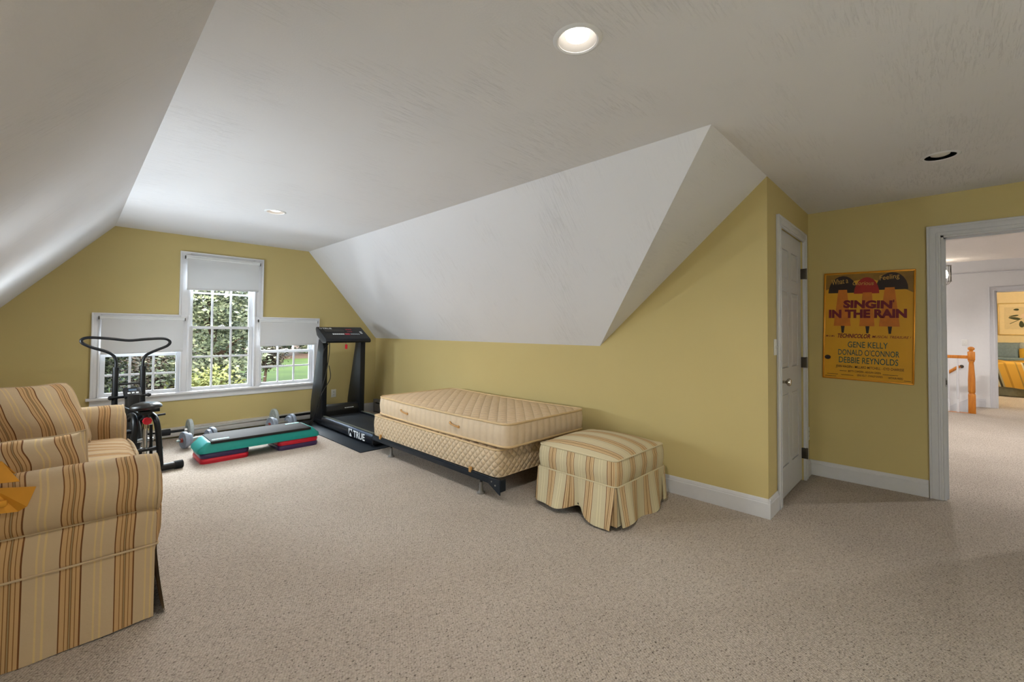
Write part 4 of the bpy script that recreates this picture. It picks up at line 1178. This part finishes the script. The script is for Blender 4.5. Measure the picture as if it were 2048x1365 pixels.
# handlebar columns, lower bolt bar and the closed loop on top
for s in (-1, 1):
    lb(MB().tube([(s*.098, .46, .885), (s*.100, .455, .60), (s*.105, .43, .20)], .0225, 12), 'lever_column', 'black_metal')
    lb(MB().tube([(s*.098, .46, .872), (s*.098, .46, .905)], .026, 12), 'column_collar', 'black_plastic')
lb(MB().tube([(-.098, .46, .745), (.098, .46, .745)], .009, 8), 'column_brace', 'black_metal')
lb(MB().tube([(-.135, .44, .628), (.145, .44, .628)], .012, 10).lathe([(.018, -.01), (.02, 0), (.012, .014)], along((-.135, .44, .628), (-1, 0, 0)), 12).lathe([(.018, -.01), (.02, 0), (.012, .014)], along((.145, .44, .628), (1, 0, 0)), 12), 'bolt_bar', 'black_metal')
pts = [(-.098, .46, .89), (-.098, .46, .955), (-.115, .46, 1.01), (-.165, .46, 1.05), (-.265, .46, 1.092), (-.322, .46, 1.128), (-.332, .46, 1.156), (-.305, .46, 1.175), (-.25, .46, 1.178),
       (-.13, .46, 1.166), (-.01, .46, 1.150), (.11, .46, 1.160), (.23, .46, 1.166), (.287, .46, 1.155), (.306, .46, 1.125), (.28, .46, 1.09), (.20, .46, 1.052), (.125, .46, 1.01), (.100, .46, .96), (.098, .46, .89)]
lb(MB().tube(pts, .0130, 10, smooth=5), 'handlebar', 'black_metal')
cM = Matrix.Translation((0, .355, .668)) @ Matrix.Rotation(R(48), 4, 'X')
mt_ = lb(MB().box(-.062, .062, -.05, .05, -.02, .02, .008, M=cM), 'monitor', 'black_plastic')
lb(MB().box(-.028, .028, .008, .032, .018, .0215, .001, M=cM), 'monitor_screen', 'lcd', mt_)
for x in (-.03, 0, .03): lb(MB().box(x-.010, x+.010, -.020, -.006, .018, .023, .002, M=cM), 'monitor_button', 'print_white', mt_)
lb(MB().tube([(.05, .20, .455), (.205, .20, .462)], .010, 10), 'foot_peg', 'black_metal')
lb(MB().tube([(-.06, .33, .55), (-.02, .1, .52), (0, -.01, .50)], .003, 6), 'sensor_wire', 'print_grey')

# ------------------------------------------------------------------ poster
M_ = Matrix.Translation((XP-.001, .4245, 1.337)) @ Matrix.Rotation(R(1.2), 4, 'X') @ Matrix(((0, 0, -1, 0), (-1, 0, 0, 0), (0, 1, 0, 0), (0, 0, 0, 1)))
plain('poster_yellow', 'd39a1e', .35, 0, .4, .05, 5); plain('poster_orange', 'c46f1d', .4, 0, .4, .12, 18); plain('poster_red', '9c2417', .4, 0, .4, .1, 14)
plain('poster_dark', '2a1a12', .4, 0, .4, .1); plain('poster_maroon', '6d0f1e', .4, 0, .4); plain('poster_teal', '26544c', .4, 0, .4); plain('poster_pale', 'c99b4a', .4, 0, .4); plain('poster_brown', '8a6624', .4, 0, .4, .2, 9)
po = thing('framed_poster', 'yellow musical poster in a thin gold frame on the right wall', 'poster', M=M_)
PW, PH = .597, .925
MB().box(-PW/2, PW/2, -PH/2, PH/2, 0, .006).build('print', 'poster_yellow', po, local=True)
b = MB(); f_ = .010
b.box(-PW/2-.002, -PW/2+f_, -PH/2, PH/2, 0, .016, .003); b.box(PW/2-f_, PW/2+.002, -PH/2, PH/2, 0, .016, .003)
b.box(-PW/2, PW/2, PH/2-f_, PH/2+.002, 0, .016, .003); b.box(-PW/2, PW/2, -PH/2-.002, -PH/2+f_, 0, .016, .003)
b.build('frame', 'gold_frame', po, local=True)
def pu(u, v, z=.0065): return Vector(((u-.5)*PW, (.5-v)*PH, z))
def ppoly(pts, mat, name, z): 
    MB().add([pu(u, v, z) for u, v in pts]+[pu(u, v, .0055) for u, v in pts], [tuple(range(len(pts)))[::-1]]+[(i, (i+1) % len(pts), len(pts)+(i+1) % len(pts), len(pts)+i) for i in range(len(pts))]).build(name, mat, po, local=True, smooth=False)
ppoly([(.02, .015), (.98, .015), (.98, .20), (.80, .13), (.5, .06), (.2, .10), (.02, .16)], 'poster_brown', 'background_tone', .0062)
def dome(cu, cv, w_, h_, mat, z):
    pts = []
    for i in range(13):
        t = math.pi*(1-i/12); pts.append((cu+w_/2*math.cos(t), cv-h_*math.sin(t)))
    ppoly(pts, mat, 'arch_shape', z)
dome(.22, .19, .34, .16, 'poster_dark', .0066); dome(.76, .17, .34, .155, 'poster_dark', .0066); dome(.49, .20, .28, .15, 'poster_red', .0068)
for cu, t0, t1, bw in ((.22, .16, .50, .10), (.50, .19, .50, .085), (.74, .15, .50, .11)):   # plain tapering blocks where the artwork stands
    ppoly([(cu-.05, t0), (cu+.05, t0), (cu+bw, t1), (cu-bw, t1)], 'poster_orange', 'tapered_block', .0070)
    ppoly([(cu-.015, t1), (cu+.03, t1), (cu+.02, t1+.065), (cu-.005, t1+.065)], 'poster_dark', 'dark_block', .0070)
def ptext(s, u0, u1, v0, v1, mat, bold=0, shear=0, rot=0, z=.0076):
    M2 = Matrix.Translation(pu((u0+u1)/2, (v0+v1)/2, z)) @ Matrix.Rotation(R(rot), 4, 'Z')
    text(s, .05, mat, po, M2, width=(u1-u0)*PW, height=(v1-v0)*PH, bold=bold, shear=shear)
ptext('What a', .09, .28, .055, .105, 'poster_pale', 0, .1, 8); ptext('Glorious', .335, .57, .085, .122, 'poster_pale', 0, .2, -2); ptext('Feeling', .63, .84, .035, .09, 'poster_pale', 0, .1, 7)
ptext('SINGIN', .23, .77, .262, .337, 'poster_maroon', .0028, 0, -1.5); ptext("'", .775, .79, .262, .285, 'poster_maroon', .001)
ptext('IN THE RAIN', .06, .92, .345, .425, 'poster_maroon', .0028, 0, .5)
ptext("M-G-M's", .03, .135, .588, .606, 'poster_maroon', .0002, .3); ptext('TECHNICOLOR', .17, .54, .572, .612, 'poster_maroon', .0012, .3); ptext('MUSICAL TREASURE !', .56, .965, .583, .605, 'poster_maroon', .0002, .3)
ptext('GENE KELLY', .29, .73, .645, .70, 'poster_teal', .0002); ptext("DONALD O'CONNOR", .18, .85, .718, .773, 'poster_teal', .0002); ptext('DEBBIE REYNOLDS', .19, .84, .79, .846, 'poster_teal', .0002)
ptext('JEAN HAGEN - MILLARD MITCHELL - CYD CHARISSE', .155, .90, .868, .898, 'poster_dark', .0001)
ptext('BETTY COMDEN - ADOLPH GREEN', .30, .66, .912, .930, 'poster_dark'); ptext('GENE KELLY - STANLEY DONEN', .40, .68, .945, .963, 'poster_dark'); ptext('ARTHUR FREED', .74, .89, .948, .966, 'poster_dark')
for u0, u1, v in ((.20, .28, .92), (.68, .84, .93), (.05, .18, .955), (.22, .36, .957), (.90, .97, .972), (.03, .16, .975)):
    ppoly([(u0, v), (u1, v), (u1, v+.004), (u0, v+.004)], 'poster_dark', 'print_line', .0070)
MB().lathe([(.022, 0), (.022, .0014), (0, .0015)], Matrix.Translation(pu(.055, .80, .0058)) @ Matrix.Diagonal((1, .85, 1, 1)), 24).build('emblem', 'poster_dark', po, local=True)

# ------------------------------------------------------------------ hall and far bedroom
XF = 11.30
b = MB(); BY0, BY1 = -1.55, -.735
b.box(XF, XF+.12, BY1, 5.0, -2.8, 3.2); b.box(XF, XF+.12, -3.5, BY0, 0, 3.2); b.box(XF, XF+.12, BY0, BY1, 2.04, 3.2)
struct(b.build('wall_hall_far', 'hall_white', smooth=False), 'white hall wall with the bedroom doorway')
struct(MB().box(XF-.012, XF, -3.5, 3, 2.375, 2.39).build('trim_4', 'white_trim'), 'thin picture-rail line on the far hall wall')
casing('trim_5', 'y', XF, BY0, BY1, 2.035, .08, -1, 'white casing around the bedroom doorway')
struct(MB().box(XF, XF+.13, BY1-.015, BY1, 0, 2.04).box(XF, XF+.13, BY0, BY0+.015, 0, 2.04).box(XF, XF+.13, BY0, BY1, 2.025, 2.04).build('trim_6', 'white_trim'), 'white jamb of the bedroom doorway')
b = MB(); b.add([(XP+.12, -3.5, C), (9.345, -3.5, C), (9.345, 3, C), (XP+.12, 3, C)], [(0, 1, 2, 3)])
b.add([(9.345, -3.5, C), (9.345, 3, C), (9.345, 3, 3.1), (9.345, -3.5, 3.1)], [(0, 1, 2, 3)])
b.add([(9.345, -3.5, 3.1), (9.345, 5, 3.1), (XF+.1, 5, 3.1), (XF+.1, -3.5, 3.1)], [(0, 1, 2, 3)])
struct(b.build('ceiling_hall', 'hall_ceiling', smooth=False))
struct(MB().box(XP+.12, XF, -3.6, -3.5, -.1, 3.2).build('wall_hall_right', 'hall_white', smooth=False))
b = MB(); b.box(XP+.12, 10.26, 1.25, 1.33, -.1, 3.2); b.box(10.2, XF, 4.9, 5.0, -3, 3.2); b.box(10.18, 10.26, 1.2, 5, -3, 3.2); b.box(10.18, 10.25, -.45, 1.3, -3, -.005)
b.box(10.25, XF, -.50, -.42, -3, -.005)
struct(b.build('wall_hall_left', 'hall_white', smooth=False))
# descending stair flight
sf = sroot('staircase', 'carpeted stairs going down beside the hall railing', (10.78, -.3, 0))
for i in range(13):
    y = -.42+.27*(i); MB().box(10.26, XF-.02, y, y+.30, -.19*(i+1)-.05, -.19*(i+1), .008).build('stair_tread', 'carpet', sf)
MB().prism([(-.42, .16), (-.42, -.1), (3.2, -2.65), (3.2, -2.39)], 'x', XF-.02, XF-.001).build('skirt_board', 'white_trim', sf, smooth=False)
# railing
rl = thing('stair_railing', 'oak newel post and rail with white balusters at the hall stairwell', 'railing', (10.27, -.39, 0))
nx, ny = 10.27, -.392
b = MB(); s_ = .043
b.box(nx-s_, nx+s_, ny-s_, ny+s_, 0, .305, .004); b.box(nx-s_, nx+s_, ny-s_, ny+s_, .86, 1.0, .006)
b.lathe([(.042, .300), (.043, .315), (.034, .325), (.042, .34), (.043, .40), (.043, .55), (.038, .66), (.031, .78), (.028, .825), (.038, .84), (.040, .85), (.034, .862)], Matrix.Translation((nx, ny, 0)), 20)
b.lathe([(.036, .998), (.022, 1.012), (.024, 1.02), (.040, 1.036), (.043, 1.052), (.034, 1.07), (.016, 1.08), (0, 1.081)], Matrix.Translation((nx, ny, 0)), 20)
b.build('newel_post', 'oak', rl, angle=50)
MB().prism([(nx-.03, .884), (nx-.034, .91), (nx-.02, .936), (nx+.02, .936), (nx+.034, .91), (nx+.03, .884)], 'y', ny+.04, 1.2, .004).build('handrail', 'oak', rl)
for i in range(12):
    y = -.235+.112*i
    if y > 1.15: break
    MB().lathe([(.017, 0), (.017, .20), (.012, .21), (.018, .222), (.015, .24), (.0185, .30), (.014, .60), (.009, .885)], Matrix.Translation((nx, y, 0)), 10).build('baluster', 'white_trim', rl)
MB().box(nx-.05, nx+.05, ny+.02, 1.2, -.02, .004, .003).build('nosing', 'oak', rl)
hr = thing('wall_handrail', 'sloping oak handrail on the far wall of the stairwell', 'handrail', (11.24, -.1, .5))
MB().tube([(11.22, -.285, .710), (11.22, 2.6, -1.75)], .026, 12).build('rail', 'oak', hr)
MB().tube([(11.22, -.31, .70), (XF, -.31, .70)], .011, 8).lathe([(.03, 0), (.028, .008)], along((XF, -.31, .70), (-1, 0, 0)), 14).build('bracket', 'hinge_bronze', hr)
# lantern pendant
ln = thing('hall_lantern', 'glass hanging lantern with wire frame in the hall', 'lamp', (9.0, -.085, 2.0))
MB().lathe([(.075, 2.05), (.075, 2.29)], Matrix.Translation((9.0, -.085, 0)), 28).build('glass_shade', 'glass', ln)
b = MB()
for z in (2.052, 2.286): b.tube([(9.0+.077*math.cos(i*math.pi/12), -.085+.077*math.sin(i*math.pi/12), z) for i in range(24)], .003, 6, closed=True)
for i in range(4):
    a = i*math.pi/2+.6; b.tube([(9.0+.077*math.cos(a), -.085+.077*math.sin(a), z) for z in (2.286, 2.05)]+[(9.0+.05*math.cos(a), -.085+.05*math.sin(a), 2.016), (9.0, -.085, 2.0)], .003, 6)
b.tube([(9.0, -.085, 2.286), (9.0, -.085, C)], .004, 6); b.tube([(9.0-.077, -.085, 2.286), (9.0+.077, -.085, 2.286)], .004, 6)
b.build('wire_frame', 'hinge_bronze', ln)
MB().lathe([(.0, 2.095), (.03, 2.11), (.045, 2.15), (.036, 2.19), (.02, 2.22), (.014, 2.25)], Matrix.Translation((9.0, -.085, 0)), 16).build('bulb', 'lantern_bulb', ln)

# bedroom beyond
struct(MB().box(15.9, 16.0, -3.6, 2, 0, 2.5).box(11.4, 16, 1.9, 2, 0, 2.5).box(11.4, 16, -3.6, -3.5, 0, 2.5).build('wall_bedroom', 'cream_wall', smooth=False))
struct(MB().box(XF+.12, XF+.126, -3.5, BY0-.001, 0, 2.5).box(XF+.12, XF+.126, BY1+.001, 1.9, 0, 2.5).build('wall_bedroom_near', 'cream_wall', smooth=False))
struct(MB().add([(XF+.1, -3.6, 2.42), (16, -3.6, 2.42), (16, 2, 2.42), (XF+.1, 2, 2.42)], [(0, 1, 2, 3)]).build('ceiling_bedroom', 'cream_wall'))
bed = thing('bed', 'bed with striped yellow bedspread in the far bedroom', 'bed', (14.8, -1.8, 0))
MB().box(13.72, 15.85, -2.75, -.86, .22, .66, .06).build('mattress', 'bed_pale', bed)
skirt((13.72, -2.75, 0), (13.72, -.86, 0), (-1, 0, 0), .26, .02, 1, lambda u, v: u+1, 60).build('bed_skirt', 'skirt_olive', bed)
skirt((13.72, -.86, 0), (15.85, -.86, 0), (0, 1, 0), .26, .02, 2, lambda u, v: u+1, 60).build('bed_skirt', 'skirt_olive', bed)
b = MB()
def cov(u, v):   # comforter: v runs from pillows over the foot edge and down
    y = -2.85+2.05*u
    side = max(0, (u-.93)/.07)
    if v < .62:
        x, z = 15.3-1.62*(v/.62), .70+.012*math.sin(u*21+v*5)
    else:
        t = (v-.62)/.38; x = 13.68-.07*math.sin(t*1.57)-.03*t; z = .70-.49*t-.04*t*max(0, (u-.86)/.14)+.05*t*math.sin(u*7)
    return (x, y, z-.16*side**1.5*(v < .62)-.02*side)
b.grid(cov, 50, 40, st=lambda u, v: u*2.05+.30*v+1)
b.build('bedspread', 'spread', bed, angle=80)
MB().tube([(15.20, -2.75, .715), (15.20, -.88, .715)], .045, 12).build('folded_sheet', 'bed_blue', bed)
def bpillow(label, c, wd, ht, mat, nrm, seed):
    r = thing('bed_pillow', label, 'pillow', M=Matrix.Translation(c) @ face(*nrm))
    b = MB()
    for s in (1, -1):
        def fn(u, v):
            a, b_ = 2*u-1, 2*v-1
            return (a*wd/2, b_*ht/2, s*.08*((1-a**4)*(1-b_**4))**.5+.004*math.sin(a*9+seed))
        b.grid(fn, 14, 14)
    b.build('cover', mat, r, local=True, angle=80); return r
bpillow('blue grey pillow at the left of the far bed', (15.50, -1.14, .90), .46, .42, 'bed_blue', (-1, 0, .35), 1)
bpillow('pale grey pillow behind the yellow one on the far bed', (15.66, -1.75, .90), .75, .42, 'bed_pale', (-1, 0, .3), 2)
bpillow('yellow printed pillow on the far bed', (15.36, -1.70, .845), .70, .27, 'yellow_cloth', (-1, 0, .4), 3)
pc = thing('framed_botanical_print', 'framed flower print above the far bed', 'picture', (15.88, -1.5, 1.65))
x_ = 15.895
MB().box(x_-.006, x_, -2.15, -1.09, 1.29, 2.04).build('mat_board', 'cream_wall', pc)
b = MB()
for a in ((-2.17, -1.07, 2.03, 2.055), (-2.17, -1.07, 1.275, 1.30), (-1.085, -1.062, 1.28, 2.05), (-2.17, -2.147, 1.28, 2.05)): b.box(x_-.02, x_, a[0], a[1], a[2], a[3], .004)
plain('pale_gold', 'c9ab68', .4, .2, .4)
b.build('frame', 'pale_gold', pc)
MB().box(x_-.009, x_-.005, -2.05, -1.17, 1.42, 1.95).build('print', 'paper_cream', pc)
def leafp(cy_, cz, ln_, wd, rot, mat, name='leaf_print'):
    pts = []
    for i in range(12):
        t = 2*math.pi*i/12; a = ln_/2*math.cos(t); b_ = wd/2*math.sin(t)*(1-.25*math.cos(t))
        pts.append((x_-.010, cy_+a*math.cos(R(rot))-b_*math.sin(R(rot)), cz+a*math.sin(R(rot))+b_*math.cos(R(rot))))
    MB().add(pts, [tuple(range(12))]).build(name, mat, pc, smooth=False)
for a in ((-1.33, 1.68, .2, .06, 12), (-1.32, 1.74, .16, .035, -12), (-1.44, 1.54, .16, .08, 85), (-1.56, 1.57, .15, .08, 110), (-1.62, 1.68, .13, .07, 140), (-1.75, 1.74, .12, .04, 170), (-1.36, 1.89, .09, .05, 0)):
    leafp(*a, 'leaf_print')
leafp(-1.50, 1.74, .17, .12, 150, 'petal_print', 'petal_print')
MB().add([(x_-.0095, -1.26, 1.545), (x_-.0095, -1.25, 1.555), (x_-.0095, -1.46, 1.69), (x_-.0095, -1.465, 1.68)], [(0, 1, 2, 3)]).build('stem_print', 'leaf_print', pc)

# ------------------------------------------------------------------ outdoors
G = -3.0
struct(MB().add([(-60, 7.5, G), (120, 7.5, G), (120, 34.5, G), (-60, 34.5, G)], [(0, 1, 2, 3)]).build('ground_mulch', 'mulch'))
struct(MB().add([(-60, 34.5, G), (120, 34.5, G), (120, 66, G), (-60, 66, G)], [(0, 1, 2, 3)]).build('ground_lawn', 'lawn'))
struct(MB().add([(-60, 66, G), (120, 66, G), (120, 140, G+3), (-60, 140, G+3)], [(0, 1, 2, 3)]).build('ground_woodland', 'mulch'))
def tree(label, x, y, zc, rx, ry, rz_, ncl, nleaf, size, mat, seed, trunk=.12, name='tree', spread=.45, branches=7):
    rnd = random.Random(seed)
    t = thing(name, label, 'tree', (x, y, G))
    b = MB(); b.tube([(x, y, G), (x+.1, y, (G+zc)/2), (x, y, zc)], [trunk, trunk*.85, trunk*.6], 8)
    for i in range(branches):
        a = rnd.uniform(0, 6.28); k = rnd.uniform(.5, .9); z0 = zc+rnd.uniform(-.8, .5)*rz_*.8
        e = Vector((x+rx*k*math.cos(a), y+ry*k*math.sin(a), z0+rnd.uniform(.0, .4)*rz_))
        s = Vector((x, y, z0-.1*rz_)); mdl = (s+e)/2+Vector((rnd.uniform(-.2, .2), rnd.uniform(-.2, .2), .1*rz_))
        b.tube([s, mdl, e], [trunk*.4, trunk*.28, trunk*.12], 6, smooth=3)
    b.build('trunk', 'bark', t)
    f = MB()
    for c in range(ncl):
        while True:
            p = Vector((rnd.uniform(-1, 1), rnd.uniform(-1, 1), rnd.uniform(-1, 1)))
            if .35 < p.length < 1: break
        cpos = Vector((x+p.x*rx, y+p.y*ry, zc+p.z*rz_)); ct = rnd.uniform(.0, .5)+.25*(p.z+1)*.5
        for i in range(nleaf):
            q = cpos+Vector((rnd.gauss(0, spread), rnd.gauss(0, spread), rnd.gauss(0, spread*.6)))
            d = Vector((rnd.gauss(0, 1), rnd.gauss(0, 1), rnd.gauss(0, .6))).normalized(); n_ = Vector((rnd.gauss(0, .6), rnd.gauss(0, .6)-.3, 1)).normalized()
            s_ = n_.cross(d)
            if s_.length < .05: continue
            s_.normalize(); L_ = size*rnd.uniform(.7, 1.3)
            vs = [q, q+d*L_*.45+s_*L_*.34, q+d*L_*.6+s_*L_*.12, q+d*L_, q+d*L_*.6-s_*L_*.12, q+d*L_*.45-s_*L_*.34]
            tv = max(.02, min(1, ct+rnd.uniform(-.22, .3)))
            f.add(vs, [(0, 1, 2, 5), (2, 3, 4, 5)], [tv]*6)
    f.build('foliage', mat, t, kind='stuff', smooth=False)
    return t
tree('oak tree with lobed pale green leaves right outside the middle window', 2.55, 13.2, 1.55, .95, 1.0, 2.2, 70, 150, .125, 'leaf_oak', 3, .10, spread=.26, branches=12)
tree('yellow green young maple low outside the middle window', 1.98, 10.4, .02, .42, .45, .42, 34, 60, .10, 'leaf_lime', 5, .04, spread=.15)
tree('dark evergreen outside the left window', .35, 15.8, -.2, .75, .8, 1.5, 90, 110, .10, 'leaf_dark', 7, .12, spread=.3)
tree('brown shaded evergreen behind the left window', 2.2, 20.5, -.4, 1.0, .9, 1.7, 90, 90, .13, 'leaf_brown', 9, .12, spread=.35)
tree('small open pine standing on the lawn seen through the right window', 10.7, 37.5, -.75, 1.25, 1.1, 1.05, 70, 60, .2, 'leaf_brown', 11, .12, spread=.28)
tree('dark hedge tree beyond the lawn at the right', 21.3, 71, -.2, 2.6, 1.5, 2.4, 90, 80, .5, 'leaf_dark', 13, .3, spread=.6)
tree('tall oak closing the view behind the middle window', 5.2, 24, .4, 1.2, 1.2, 2.6, 60, 90, .24, 'leaf_oak', 15, .16, spread=.42)
tree('broad dark tree beyond the lawn at the left', 13.6, 73, 0, 2.8, 1.5, 2.6, 90, 80, .5, 'leaf_brown', 17, .3, spread=.6)
tree('green background tree behind the dark evergreen', -.4, 25, .5, 1.8, 1.5, 2.8, 90, 80, .26, 'leaf_dark', 19, .2, spread=.45)
tree('distant green tree at the far end of the lawn', 28.0, 74, -.1, 2.4, 1.5, 2.5, 90, 80, .5, 'leaf_oak', 21, .3, spread=.6)
